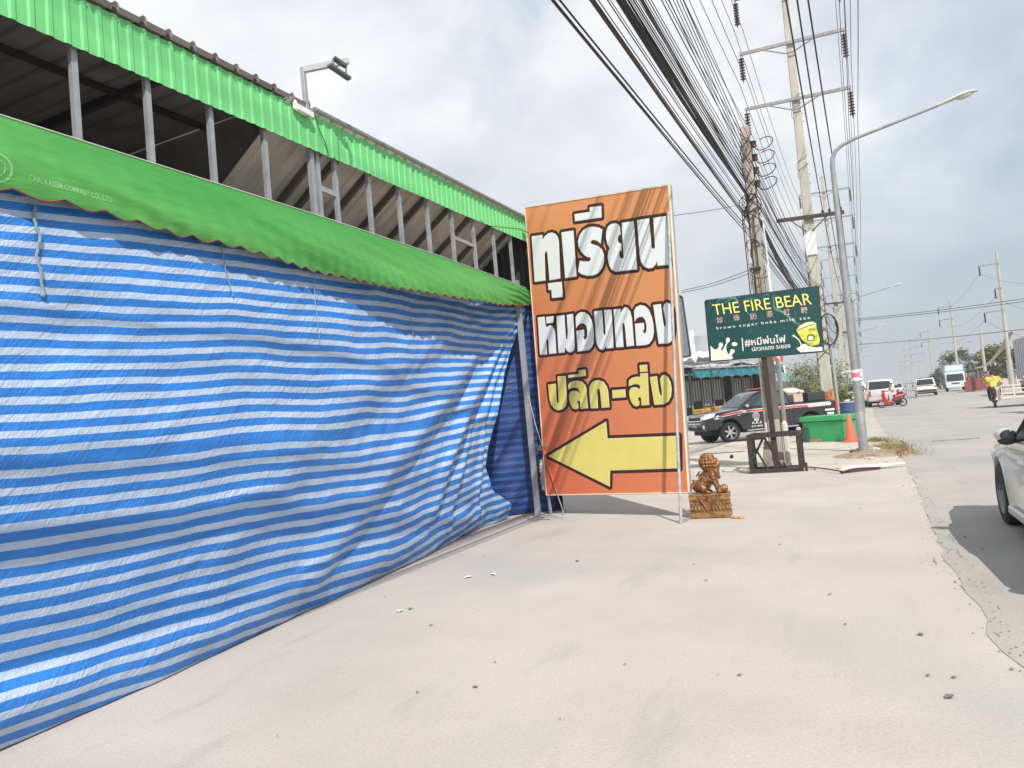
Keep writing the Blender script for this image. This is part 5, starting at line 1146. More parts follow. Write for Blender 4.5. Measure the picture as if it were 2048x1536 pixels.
# ------------------------------------------------------------------ silver sedan entering at the right edge
RW = .335
sd = thing('silver_sedan', 'silver green sedan driving past close on the right edge of the picture', 'car', (2.165, 8.35, .004), R_(.8))
f = 2.35; fy, ry = 1.38, -1.34; hb = .93
p = [(f - .08, .26), (f, .42), (f - .02, .62), (f - .22, .76), (f - .6, .84), (f - 1.25, .92), (.75, .945), (-1.2, .97), (-f + .15, .99), (-f + .02, .86), (-f, .5), (-f + .1, .28)] + list(reversed(arch(ry, .39, .25, 14))) + [(ry + .5, .20), (fy - .5, .20)] + list(reversed(arch(fy, .39, .25, 14)))
mb = MB(); slab(mb, p, .92, ins=((.965, .075), (.99, .045), (1.0, .02), (.985, .004), (.93, 0)), taper=lambda y, z: 1 - .12 * S((y - 1.5) / .85) - .06 * S((-y - 1.6) / .8) - .075 * S((z - .70) / .28) - .02 * S((.45 - z) / .25))
mb.build('body', M['car_silver'], sd, local=True, smooth=True, auto=50)
mb = MB(); xf = cabin(mb, ((1.12, .93), (-1.75, .95)), [(.55, 1.26), (.20, 1.39), (-.25, 1.44), (-.75, 1.42), (-1.2, 1.28)], .80, .30)
mb.build('cab', M['car_silver'], sd, local=True, smooth=True, bevel=.04, seg=3, auto=40)
mb = MB(); slope_quad(mb, (1.05, .965), (.24, 1.375), .70, .58); mb.build('windscreen', M['glass'], sd, local=True)
mb = MB(); slope_quad(mb, (-1.68, .99), (-.80, 1.405), .66, .55); mb.build('rear_window', M['glass'], sd, local=True)
for s in (-1, 1):
    for q in ([(.88, .965), (.52, 1.20), (.20, 1.33), (-.12, 1.37), (-.12, .975)], [(-.18, .975), (-.18, 1.37), (-.75, 1.35), (-1.12, 1.22), (-1.30, 1.0)]):
        mb = MB(); side_poly(mb, q, xf, sides=(s,)); w_ = mb.build('window', M['glass'], sd, local=True)
        mb = MB(); mb.tube([(s * (xf(z) + .012), y, z) for y, z in q + q[:1]], .012, 6); mb.build('window_seal', M['plastic'], w_, local=True)
    mb = MB(); mb.ball((s * .95, .45, 1.015), (.098, .06, .070), 16, 10); mi = mb.build('mirror', M['car_silver'], sd, local=True, smooth=True)
    MB().ball((s * .94, .45, .965), (.085, .067, .05), 14, 8).bar((s * .78, .46, .945), (s * .91, .45, .955), .05, .04).build('mirror_base', M['plastic'], mi, local=True, smooth=True)
    MB().ball((s * .935, .393, 1.012), (.070, .02, .056), 14, 8).build('mirror_glass', M['glass'], mi, local=True, smooth=True)
    wheel(sd, s * .80, fy, .335, .225, 10, s, M['dark_alloy']); wheel(sd, s * .80, ry, .335, .225, 10, s, M['dark_alloy'])
    mb = MB()
    for y in (.88, -.16, -1.05): mb.poly([(s * (.922 - (.075*.92) * S((z-.70)/.28) - .02 * S((.45-z)/.25)), y + dy, z) for z, dy in ((.30, 0), (.55, 0), (.72, 0), (.80, 0), (.90, 0), (.90, .008), (.80, .008), (.72, .008), (.55, .008), (.30, .008))])
    mb.build('door_gap', M['dark'], sd, local=True)
    mb = MB()
    for y in (.12, -.80): mb.bar((s * .918, y, .79), (s * .905, y - .2, .80), .025, .03)
    mb.build('door_handle', M['chrome'], sd, local=True)
    MB().box((s * .70, f - .12, .66), (.30, .20, .12)).build('headlight', M['lampwhite'], sd, local=True, bevel=.03)
    MB().box((s * .70, -f + .06, .83), (.34, .12, .12)).build('tail_light', M['tail_red'], sd, local=True, bevel=.03)
    MB().bar((s * .915, fy - .52, .235), (s * .915, ry + .52, .235), .05, .09).build('side_skirt', M['car_silver'], sd, local=True, bevel=.015)
MB().box((0, 0, .27), (1.42, 3.9, .16)).build('underbody', M['dark'], sd, local=True)

# ------------------------------------------------------------------ trucks
def box_truck(name, label, loc, rot, L, W, H, boxm, cabm, face=1):
    global RW
    RW = .42; t = thing(name, label, 'truck', loc, rot); f = L / 2
    mb = MB().box((0, -.85, (H + .95) / 2), (W, L - 1.75, H - .95)); bx = mb.build('cargo_box', boxm, t, local=True, bevel=.03)
    mb = MB()
    for k in range(7): y = -f + .25 + k * (L - 2.0) / 6; 
    for s in (-1, 1):
        for k in range(7): mb.box((s * (W / 2 + .01), -f + .2 + k * (L - 2.1) / 6, (H + .95) / 2), (.03, .07, H - 1.0))
    for z in (.98, H - .03): mb.box((0, f - 1.71, z), (W + .04, .04, .08))
    mb.build('box_rib', M['galv'], bx, local=True)
    p = [(f, .45), (f + .02, 1.05), (f - .18, 1.95), (f - .45, 2.15), (f - 1.6, 2.15), (f - 1.65, .6)] + list(reversed(arch(f - .85, .48, .5)))
    mb = MB(); slab(mb, p, W / 2 - .12); mb.build('cab', cabm, t, local=True, smooth=True, auto=35)
    mb = MB(); slope_quad(mb, (f + .005, 1.10), (f - .165, 1.90), W/2 - .22, W/2 - .28, -.004, .02); mb.build('windscreen', M['glass'], t, local=True)
    for s in (-1, 1):
        MB().poly([(s * (W/2 - .115), y, z) for y, z in ((f - .15, 1.12), (f - .32, 1.88), (f - 1.0, 1.9), (f - 1.0, 1.12))], (s * .006, 0, 0)).build('side_window', M['glass'], t, local=True)
        MB().box((s * (W/2 - .35), f + .02, .72), (.34, .06, .16)).build('headlight', M['lampwhite'], t, local=True, bevel=.02)
        MB().box((s * (W/2 + .08), f - .1, 1.55), (.12, .06, .34)).build('mirror', M['plastic'], t, local=True, bevel=.02)
        for y in (f - .85, -f + 1.0): wheel(t, s * (W/2 - .22), y, .42, .26, 5, s, M['galv'])
    MB().box((0, f + .015, .50), (W - .3, .10, .20)).build('bumper', cabm, t, local=True, bevel=.03)
    MB().box((0, -.6, .70), (W * .5, L - 1.2, .22)).build('chassis', M['dark'], t, local=True)
    MB().box((0, f + .03, .86), (.8, .02, .12)).build('grille', M['plastic'], t, local=True)
    return t
c = at(1917, 781.5)
M['truck_blue'] = mat('blue_truck_box', (.16, .33, .40), .5, 0, .1, 2)
bt = box_truck('box_truck', 'blue and white box truck coming towards the viewer beneath the dark tree', c + Vector((0, 2.8, 0)), R_(180 - 4), 5.6, 2.15, 3.0, M['truck_blue'], mat('white_blue_cab', (.62, .68, .70), .4, 0, .04))
MB().box((0, 1.99, 2.58), (1.75, .03, .62)).build('front_panel', mat('pale_blue_panel', (.62, .76, .80), .5, 0, .05), bt, local=True, bevel=.01)
gp = PY(2086, 775, 58); gp.z = gz(58)
gt = box_truck('delivery_truck', 'tall grey box truck cut off by the right edge of the picture', gp + Vector((.4, 0, 0)), R_(180), 6.6, 2.4, 3.6, mat('grey_truck_box', (.42, .43, .44), .5, .1, .06), M['car_white'])

# ------------------------------------------------------------------ two and three wheelers with their riders
def small_wheel(parent, x, y, r, w_=.1): 
    o = MB().lathe([(r*.72, -w_*.45), (r*.94, -w_*.45), (r, 0), (r*.94, w_*.45), (r*.72, w_*.45)], (x, y, r), (1, 0, 0), 20, loop=True).build('wheel', M['tyre'], parent, local=True, smooth=True)
    m = MB()
    for k in range(5): a = k * 1.257; m.bar((x, y, r), (x, y + r*.74*math.cos(a), r + r*.74*math.sin(a)), .03, .04, up=(1, 0, 0))
    m.lathe([(r*.76, -.02), (r*.70, -.02), (r*.70, .02), (r*.76, .02)], (x, y, r), (1, 0, 0), 16, loop=True); m.build('rim', M['alloy'], o, local=True)
def scooter(name, label, loc, rot, paint):
    t = thing(name, label, 'scooter', loc, rot)
    small_wheel(t, 0, .63, .25); small_wheel(t, 0, -.63, .25, .12)
    mb = MB()
    mb.capsule((0, -.20, .60), (0, -.80, .72), .12, .10).capsule((0, -.10, .32), (0, .35, .30), .10, .10)
    mb.capsule((0, .38, .32), (0, .50, .78), .12, .10).capsule((0, .50, .78), (0, .46, .98), .10, .10).capsule((0, .63, .50), (0, .80, .46), .07, .05).capsule((-.12, .38, .45), (-.13, .47, .80), .06, .05).capsule((.12, .38, .45), (.13, .47, .80), .06, .05)
    mb.build('fairing', paint, t, local=True, remesh=.025, smit=2)
    MB().capsule((0, -.05, .40), (0, -.45, .42), .12, .14).capsule((0, -.35, .32), (0, -.63, .28), .08, .06).build('engine', M['plastic'], t, local=True, smooth=True)
    MB().capsule((0, .0, .74), (0, -.62, .80), .10, .09).build('seat', M['dark'], t, local=True, smooth=True)
    MB().tube([(-.32, .36, 1.02), (-.12, .46, 1.02), (.12, .46, 1.02), (.32, .36, 1.02)], .018, 8).build('handlebar', M['plastic'], t, local=True, smooth=True)
    for s in (-1, 1): MB().tube([(s * .22, .42, 1.03), (s * .27, .44, 1.20)], .008, 6).ball((s * .28, .44, 1.23), (.07, .02, .05), 8, 6).build('mirror', M['plastic'], t, local=True, smooth=True)
    MB().tube([(0, .63, .25), (0, .48, .8)], .03, 8).tube([(.1, -.63, .25), (.1, -.05, .3)], .045, 8).build('fork', M['galv_dark'], t, local=True)
    MB().ball((0, .60, .86), (.08, .05, .06), 10, 7).build('headlight', M['lampwhite'], t, local=True, smooth=True)
    MB().ball((0, -.88, .72), (.08, .04, .05), 10, 7).build('tail_light', M['tail_red'], t, local=True, smooth=True)
    MB().box((0, -.93, .50), (.18, .015, .15)).build('number_plate', M['white_paint'], t, local=True)
    return t
def person(label, loc, rot, shirt, pants, pose, sc=1.0):
    # pose: joints in metres, y forward
    t = thing('person', label, 'person', loc, rot); J = {k: Vector(v) * sc for k, v in pose.items()}
    mb = MB(); c = lambda a, b, ra, rb: mb.capsule(J[a], J[b], ra * sc, rb * sc, 8)
    hd = J['head']; mb.ball(hd, (.078*sc, .095*sc, .115*sc), 12, 9); mb.ball(hd + Vector((0, .095, -.01))*sc, (.014*sc, .02*sc, .02*sc)); mb.ball(hd + Vector((0, .06, -.08))*sc, (.04*sc, .04*sc, .035*sc))
    for s in (-1, 1): mb.ball(hd + Vector((s*.08, 0, 0))*sc, (.012*sc, .022*sc, .032*sc))
    mb.capsule(hd - Vector((0, .01, .08))*sc, J['neck'], .05*sc, .055*sc); c('neck', 'hip', .11, .12)
    mb.capsule(J['sl'], J['sr'], .07*sc, .07*sc)
    for s in 'lr':
        c('s'+s, 'e'+s, .052, .042); c('e'+s, 'h'+s, .04, .03); mb.ball(J['h'+s], (.04*sc, .05*sc, .03*sc))
        dirv = (J['h'+s] - J['e'+s]).normalized()
        for k in range(4): q = J['h'+s] + dirv*.05*sc + Vector(((k-1.5)*.018, 0, 0))*sc; mb.capsule(q, q + dirv*(.045 - .006*abs(k-1.3))*sc + Vector((0, 0, -.025))*sc, .010*sc, .009*sc, 6)
        mb.capsule(J['h'+s], J['h'+s] + (dirv*.03 + Vector((.05 if s == 'l' else -.05, 0, 0)))*sc, .014*sc, .011*sc, 6)
        mb.capsule(J['hip'] + Vector(((-1 if s == 'l' else 1)*.09*sc, 0, 0)), J['k'+s], .08*sc, .06*sc); c('k'+s, 'f'+s, .055, .038)
        mb.capsule(J['f'+s], J['f'+s] + Vector((0, .15, -.03))*sc, .038*sc, .03*sc)
    mb.build('body', M['skin'], t, local=True, remesh=.016*sc, smit=1)
    mb = MB(); mb.capsule(J['neck'] - Vector((0, 0, .06))*sc, J['hip'] + Vector((0, 0, .04))*sc, .135*sc, .145*sc); mb.capsule(J['sl'], J['sr'], .085*sc, .085*sc); mb.capsule(J['sl'].lerp(J['hip'], .3), J['sr'].lerp(J['hip'], .3), .09*sc, .09*sc)
    for s in 'lr': mb.capsule(J['s'+s], J['s'+s].lerp(J['e'+s], .75), .072*sc, .062*sc)
    mb.build('shirt', shirt, t, local=True, remesh=.02*sc, smit=1)
    mb = MB(); mb.ball(J['hip'], (.16*sc, .13*sc, .12*sc))
    for s in 'lr': mb.capsule(J['hip'] + Vector(((-1 if s == 'l' else 1)*.085*sc, 0, 0)), J['k'+s], .098*sc, .075*sc); mb.capsule(J['k'+s], J['k'+s].lerp(J['f'+s], .85), .07*sc, .055*sc)
    mb.build('trousers', pants, t, local=True, remesh=.02*sc, smit=1)
    mb = MB().ball(hd + Vector((0, -.018, .03))*sc, (.088*sc, .098*sc, .10*sc), 12, 8).ball(hd + Vector((0, -.05, -.03))*sc, (.075*sc, .055*sc, .075*sc)); mb.build('hair', M['hair'], t, local=True, smooth=True)
    return t
SIT = dict(head=(0, .08, 1.52), neck=(0, .03, 1.34), hip=(0, -.10, .86), sl=(-.18, .04, 1.27), sr=(.18, .04, 1.27), el=(-.27, .12, 1.03), er=(.27, .12, 1.03), hl=(-.27, .36, 1.03), hr=(.27, .36, 1.03), kl=(-.14, .26, .74), kr=(.14, .26, .74), fl=(-.13, .18, .36), fr=(.13, .18, .36))
m0, m1 = at(1764.5, 816.5), at(1806, 812)
mc = (m0 + m1) / 2; md = (m0 - m1); mrot = math.atan2(-md.x, md.y); mc.z = gz(mc.y)
mrot = math.atan2(.93, -.36)
scooter('red_scooter', 'red scooter turned side on in front of the silvery white pickup', mc, mrot, M['red'])
sit2 = dict(SIT); sit2.update(head=(0, -.02, 1.38), neck=(0, -.05, 1.20), sl=(-.15, -.05, 1.14), sr=(.15, -.05, 1.14), hip=(0, -.18, .82), el=(-.22, .08, .98), er=(.22, .08, .98), hl=(-.24, .30, 1.0), hr=(.24, .30, 1.0), kl=(-.13, .16, .72), kr=(.13, .16, .72), fl=(-.12, .12, .36), fr=(.12, .12, .36))
person('person in a pale pink top and trousers sitting on the red scooter', mc, mrot, mat('pale_pink_cloth', (.62, .40, .44), .85, 0, .08), mat('pink_white_cloth', (.66, .50, .50), .85, 0, .08), sit2)
mb = MB().ball(mc + Vector((-.34, -.16, .62)), (.13, .12, .20), 10, 8).ball(mc + Vector((-.36, -.16, .78)), (.07, .07, .1), 8, 6); mesh_thing(mb, 'plastic_bag', mat('pale_plastic_bag', (.60, .63, .58), .5, 0, .12, 20), 'pale plastic shopping bag hanging at the front of the red scooter', 'bag', mc + Vector((-.34, -.16, .42)), remesh=.02, smit=1)

ct = at(1991, 815.5); crot = R_(-8)
cart = thing('sidecar_motorbike', 'motorbike with a pale metal sidecar rack ridden away by the person in yellow', 'motorbike', ct, crot)
small_wheel(cart, 0, 1.30, .29); small_wheel(cart, 0, .05, .29, .13); small_wheel(cart, 1.75, .25, .27)
mb = MB().capsule((0, .95, .5), (0, .35, .62), .13, .12).capsule((0, .35, .55), (0, -.25, .70), .13, .10).capsule((0, .4, .35), (0, .8, .38), .15, .15).capsule((0, .30, .38), (0, .0, .4), .12, .12); mb.build('engine_body', M['plastic'], cart, local=True, remesh=.03, smit=1)
MB().capsule((0, .55, .80), (0, -.20, .82), .12, .11).build('seat', M['dark'], cart, local=True, smooth=True)
MB().tube([(-.36, .72, 1.05), (0, .88, 1.04), (.36, .72, 1.05)], .018, 8).tube([(0, .88, 1.0), (0, 1.30, .29)], .03, 8).build('handlebar', M['galv_dark'], cart, local=True)
MB().poly([(-.11, -.24, .50), (.11, -.24, .50), (.12, -.20, .95), (-.12, -.20, .95)], (0, .1, 0)).build('mudguard', mat('dark_maroon', (.07, .035, .035), .5), cart, local=True)
MB().box((.15, -.20, .66), (.20, .03, .62)).build('box_panel', mat('cream_panel', (.62, .56, .48), .6), cart, local=True)
mb = MB()
M['rack'] = mat('cream_rack_paint', (.64, .60, .54), .55, 0, .08)
for y in (-.35, 1.05):
    for z in (.42, .62, .82, .98): mb.bar((.32, y, z), (1.75, y, z), .04, .045)
    for x in (.32, .80, 1.28, 1.75): mb.bar((x, y, .38), (x, y, 1.0), .045, .045)
for x in (.32, 1.75):
    for z in (.42, .7, .98): mb.bar((x, -.35, z), (x, 1.05, z), .04, .045)
mb.box((1.03, .35, .40), (1.43, 1.4, .04)); mb.build('sidecar', M['rack'], cart, local=True)
ride = dict(SIT); ride.update(head=(0, .30, 1.52), neck=(0, .24, 1.34), hip=(0, .12, .90), sl=(-.20, .26, 1.28), sr=(.20, .26, 1.28), el=(-.32, .42, 1.08), er=(.33, .42, 1.06), hl=(-.34, .70, 1.08), hr=(.34, .70, 1.08), kl=(-.19, .52, .76), kr=(.19, .52, .76), fl=(-.17, .46, .34), fr=(.17, .46, .34))
M['yellow_cloth'] = mat('yellow_pattern_shirt', (.75, .60, .10), .85, 0, .1, 9, col2=(.16, .13, .05), c2pos=(.56, .60))
person('person in a yellow patterned shirt seen from behind on the sidecar motorbike', ct, crot, M['yellow_cloth'], mat('dark_trousers', (.04, .035, .04), .85), ride, 1.06)
c2 = PY(2068, 808, 36); c2.z = gz(36)
b2 = scooter('dark_scooter', 'dark motor scooter at the right edge beyond the silver sedan', c2, R_(-4), M['plastic'])
person('person in a lilac shirt on the dark scooter at the right edge', c2, R_(-4), mat('lilac_shirt', (.42, .36, .42), .85, 0, .06), mat('black_trousers', (.03, .03, .035), .85), SIT, 1.08)
c3 = PY(1999, 780, 66); c3.z = gz(66)
scooter('grey_scooter', 'grey scooter parked by the far side pole with a white helmet on it', c3, R_(160), M['galv_dark'])
mesh_thing(MB().ball(c3 + Vector((0, -.3, 1.05)), (.15, .17, .15), 12, 9).ball(c3 + Vector((0, -.36, 1.02)), (.155, .13, .06), 12, 6), 'white_helmet', M['white_paint'], 'white helmet resting on the grey parked scooter', 'helmet', c3 + Vector((0, -.3, .9)), smooth=True)

# ================================================================== STREET FURNITURE BY THE LAMP
g0, g1 = G(1625, 886), G(1708, 884)
gd = (g1 - g0); gr = math.atan2(gd.y, gd.x); GW = gd.length; gm = (g0 + g1) / 2
M['bin_green'] = mat('bright_green_paint', (.035, .36, .12), .5, 0, .1, 3)
gb = thing('green_bin', 'bright green box bin with a wide rim beside the traffic cone', 'bin', (gm.x, gm.y + .35, .02), gr)
mb = MB(); w0, w1 = GW / 2 - .04, GW / 2 + .01
mb.add([(-w0, -.38, 0), (w0, -.38, 0), (w0, .36, 0), (-w0, .36, 0), (-w1, -.44, .65), (w1, -.44, .65), (w1, .42, .65), (-w1, .42, .65)], [(0,3,2,1),(0,1,5,4),(1,2,6,5),(2,3,7,6),(3,0,4,7),(4,5,6,7)]); mb.build('bin_body', M['bin_green'], gb, local=True, bevel=.02, seg=2)
mb = MB().box((0, -.01, .735), (2 * w1 + .10, .94, .16)); mb.build('lid', M['bin_green'], gb, local=True, bevel=.02, seg=2)
MB().box((0, -.445, .645), (2 * w1, .012, .02)).build('lid_gap', M['dark'], gb, local=True)
MB().box((-w0 + .28, -.40, .06), (.62, .05, .11)).build('kick_board', M['wood'], gb, local=True)
q = G(1616, 887)
mesh_thing(MB().lathe([(.11, 0), (.12, .02), (.13, .42), (.14, .46), (.12, .46), (.10, .05)], (q.x, q.y + .1, .035), n=14).xf(Matrix.Identity(4)), 'green_bucket', mat('dark_green_plastic', (.02, .10, .07), .5), 'small dark green bucket at the left end of the bright green bin', 'bucket', (q.x, q.y + .1, .035), smooth=True)
q = G(1606, 886)
mb = MB()
for k in range(6): mb.bar((q.x - .12 + .045 * k, q.y + .1, .04), (q.x - .16 + .06 * k + .05 * (-1) ** k, q.y + .15, .38 + .05 * (k % 3)), .035, .035)
mb.bar((q.x - .2, q.y + .1, .2), (q.x + .14, q.y + .1, .24), .05, .05).ball((q.x + .02, q.y + .12, .30), (.10, .08, .10), 8, 6)
mesh_thing(mb, 'wood_scraps', mat('dark_brown_scrap', (.08, .045, .035), .8, 0, .3), 'dark brown wood scraps heaped left of the green bucket', 'scrap pile', (q.x, q.y + .1, .04))
q = G(1703, 886)
cn = thing('traffic_cone', 'faded orange traffic cone standing in front of the bright green bin', 'traffic cone', (q.x, q.y, .036))
M['cone'] = mat('faded_orange_cone', (.62, .12, .055), .6, 0, .1, 5)
MB().lathe([(.19, .03), (.16, .10), (.045, .80), (.03, .82), (.001, .82)], n=20).build('cone_body', M['cone'], cn, local=True, smooth=True)
MB().box((0, 0, .018), (.46, .46, .036)).build('base', M['cone'], cn, local=True, bevel=.01)
dq = PY(1697, 830, 34)
dr = thing('blue_drum', 'blue plastic drum standing behind the green bin', 'drum', (dq.x, 34, gz(34)), 0)
MB().lathe([(.33, 0), (.35, .02), (.35, .32), (.37, .34), (.35, .36), (.35, .68), (.37, .70), (.35, .72), (.35, 1.02), (.36, 1.05), (.34, 1.06)], n=24).build('drum_body', mat('blue_drum_plastic', (.045, .10, .20), .45, 0, .1, 4), dr, local=True, smooth=True)
MB().lathe([(.001, 1.085), (.32, 1.08), (.365, 1.075), (.368, 1.03), (.362, 1.03)], n=24).build('drum_lid', mat('pale_blue_lid', (.30, .36, .40), .5), dr, local=True, smooth=True)
mesh_thing(MB().ball((dq.x, 34, 1.12), (.09, .09, .05), 8, 6), 'drum_weight', M['white_paint'], 'white lump lying on top of the blue drum', 'stone', (dq.x, 34, 1.08), smooth=True)
# sand mound, weeds, rubble and scrap sheet at the lamp foot
M['sand'] = mat('red_sand', (.36, .28, .20), .95, 0, .25, 7, .8, 40, col2=(.24, .165, .105), c2pos=(.45, .62))
mp0 = G(1738, 917); mb = MB(); rows = []
for i in range(26):
    r = []
    for j in range(17):
        x = -1.0 + 2.0 * i / 25; y = -.9 + 1.8 * j / 16; d = math.hypot(x / .95, y / .85)
        r.append((mp0.x + x + .1, mp0.y + .5 + y, .02 + max(-.04, .11 * (1 - d * d) + .03 * noise.noise((x * 4, y * 4, 1)) * (d < 1))))
    rows.append(r)
tag(MB().grid(rows).build('sand_mound', M['sand'], smooth=True), kind='structure')
random.seed(40); mb = MB()
def blade(mb, p, h_, lean, az, w_, n=3):
    d = Vector((math.cos(az), math.sin(az), 0)); s = Vector((-d.y, d.x, 0)) * w_; pts = [p + d * lean * (t * t) + Vector((0, 0, h_ * t * (1 - .25 * t * lean))) for t in [k / n for k in range(n + 1)]]
    for k in range(n):
        a, b = pts[k], pts[k + 1]; wa, wb = 1 - k / n, 1 - (k + 1) / n * .98
        mb.add([a - s * wa, a + s * wa, b + s * wb, b - s * wb], [(0, 1, 2, 3)])
gp_ = [G(1770, 895), G(1792, 905), G(1760, 885), G(1800, 911), G(1778, 902), G(1785, 897), G(1750, 883)]
for c in gp_:
    for k in range(420): a = random.uniform(0, 6.28); rr_ = abs(random.gauss(0, .24)); blade(mb, c + Vector((rr_ * math.cos(a) * 1.2, rr_ * math.sin(a), -c.z)) , random.uniform(.04, .20), random.uniform(.05, .30), random.uniform(0, 6.28), random.uniform(.004, .010))
tag(mb.build('grass', mat('dry_grass', (.22, .20, .07), .8, 0, .3, 3, col2=(.34, .26, .12), c2pos=(.4, .7)), recalc=False), 'dry weeds growing at the foot of the near street lamp', 'grass', kind='stuff')
mb = MB()
for k in range(9): c = G(random.uniform(1778, 1815), random.uniform(896, 915)); [blade(mb, c, random.uniform(.1, .3), .1, random.uniform(0, 6.3), .012) for _ in range(3)]; mb.ball(c + Vector((0, 0, random.uniform(.1, .22))), .03, 5, 4)
mesh_thing(mb, 'dry_shrub', mat('dead_brown_leaves', (.24, .14, .06), .85, 0, .35, 6), 'small dead brown shrub at the road end of the weeds', 'plant', G(1796, 906), recalc=False)
M['rubble'] = mat('pale_rubble', (.50, .46, .40), .9, 0, .15, 8, .4, 30)
random.seed(44)
def stone(px, py, r, m_, label, cat='stone', group=None, name='stone', flat=.5):
    c = G(px, py); mb = MB(); mb.ball((0, 0, 0), (r, r * .8, r * flat), 7, 5)
    for v in mb.v: v *= 1 + .25 * noise.noise(v * 9 / max(r, .02) * .1 + Vector((px, py, 0)))
    z0 = .035 if 17.2 < c.y < 29 and c.x < .2 else .006
    mb.xf(Matrix.Translation(c + Vector((0, 0, r * flat * .7 + z0))) @ Matrix.Rotation(random.uniform(0, 6), 4, 'Z')); return mesh_thing(mb, name, m_, label, cat, c, group)
for px, py, r in ((1768, 915), (1752, 906), (1764, 903), (1776, 911), (1785, 918), (1743, 921)) and [(1768, 915, .10), (1752, 906, .12), (1764, 903, .09), (1777, 911, .06), (1785, 918, .05), (1743, 922, .07), (1716, 905, .09), (1708, 911, .06), (1732, 921, .05)]:
    stone(px, py, r, M['rubble'], 'pale broken concrete lump in the sand at the lamp foot', 'rubble', 'rubble round the lamp foot', 'rubble')
stone(1707, 908, .09, mat('dark_stone', (.10, .07, .055), .9, 0, .3), 'dark brown brick stump left of the lamp foot')
stone(1464, 919, .055, M['dark'], 'small black ball lying on the pale slab beyond the lion', 'ball', None, 'black_ball', 1.0)
a, b = G(1683, 948), G(1812, 933); mb = MB(); ux = (b - a).normalized(); rows = []
for i in range(21):
    t = i / 20; p = a.lerp(b, t); wv = .05 * math.sin(t * 3.1) ; rows.append([p + Vector((0, .02 + .40 * j * (1 - .75 * t), .055 + .03 * math.sin(math.pi * min(1, t * 1.4)) + .012 * math.sin(t * 9 + j) + .02 * j)) for j in (0, .5, 1)])
mesh_thing(MB().grid(rows), 'scrap_sheet', mat('white_scrap_board', (.68, .66, .62), .7, 0, .08, 5), 'long bent white board lying at the slab edge in front of the lamp', 'board', a, smooth=True)
mesh_thing(MB().tube([r[0] - Vector((0, .0, .03)) for r in rows[:13]], .022, 6), 'rubber_strip', mat('dark_red_strip', (.06, .015, .015), .7), 'dark red strip lying under the bent white board', 'strip', rows[0][0])
mesh_thing(MB().tube([G(1607, 938) + Vector((0, 0, .05)), G(1640, 942) + Vector((0, 0, .06)), G(1685, 948) + Vector((0, 0, .05))], .013, 6), 'loose_cable', M['cable'], 'loose dark cable on the ground from the sign stand to the white board', 'cable', G(1607, 938))
mesh_thing(MB().tube([G(1400, 912) + Vector((0, 0, .045)), G(1470, 907) + Vector((0, 0, .045)), G(1490, 905) + Vector((0, 0, .045))], .012, 6), 'loose_cable', M['cable'], 'thin dark cable lying on the slab near the pickup front wheel', 'cable', G(1400, 912))
# litter on the forecourt
M['leaf_dry'] = mat('dry_leaf', (.20, .16, .10), .85, 0, .3, 20)
random.seed(50)
def leaf(px, py, s_, m_, label, cat='leaf', name='dry_leaf', group='dry leaves scattered on the forecourt'):
    c = G(px, py); a = random.uniform(0, 6.28); pts = []
    for i in range(5):
        t = i / 4; wd = s_ * .34 * math.sin(math.pi * min(.97, t + .05)); u = Vector((math.cos(a), math.sin(a), 0)); v = Vector((-u.y, u.x, 0))
        pts.append([c + u * s_ * (t - .5) + v * wd * k + Vector((0, 0, .005 + .10 * s_ * abs(k) + .004 * math.sin(3 * t))) for k in (-1, 0, 1)])
    return mesh_thing(MB().grid(pts), name, m_, label, cat, c, group, recalc=False)
for px, py, s_ in ((950, 1376, .055), (835, 1386, .035), (862, 1252, .05), (1155, 1123, .09), (990, 1326, .03), (1412, 1162, .05), (1480, 1352, .045), (1841, 1271, .07), (1857, 1353, .05), (1909, 1357, .05), (1900, 1396, .09), (1720, 1018, .06), (1388, 1130, .04), (1690, 1250, .04), (555, 1474, .02), (968, 1115, .04), (770, 1195, .035), (1560, 1090, .05), (1660, 1190, .05), (1250, 1330, .03), (1120, 1440, .022), (1930, 1075, .05), (1965, 1100, .06)):
    leaf(px, py, s_ * .7, M['leaf_dry'], 'dry brown leaf or chip lying on the sunlit forecourt')
leaf(800, 1224, .085, M['white_paint'], 'white paper scrap beside a green one on the forecourt', 'litter', 'paper_scrap', None)
leaf(821, 1219, .06, mat('green_scrap', (.05, .30, .14), .6), 'green scrap next to the nearest white paper scrap', 'litter', 'green_scrap', None)
leaf(936, 1156, .09, M['white_paint'], 'white paper scrap by the tarpaulin hem, left of a brighter one', 'litter', 'paper_scrap', None)
leaf(987, 1150, .085, M['white_paint'], 'bright white paper scrap farthest along the forecourt', 'litter', 'paper_scrap', None)
c = G(1895, 882); mesh_thing(MB().bar(c + Vector((-.35, -.05, .02)), c + Vector((.75, .12, .02)), .05, .03), 'wood_stick', M['galv_dark'], 'dark stick lying across the road ahead of the sedan', 'stick', c)

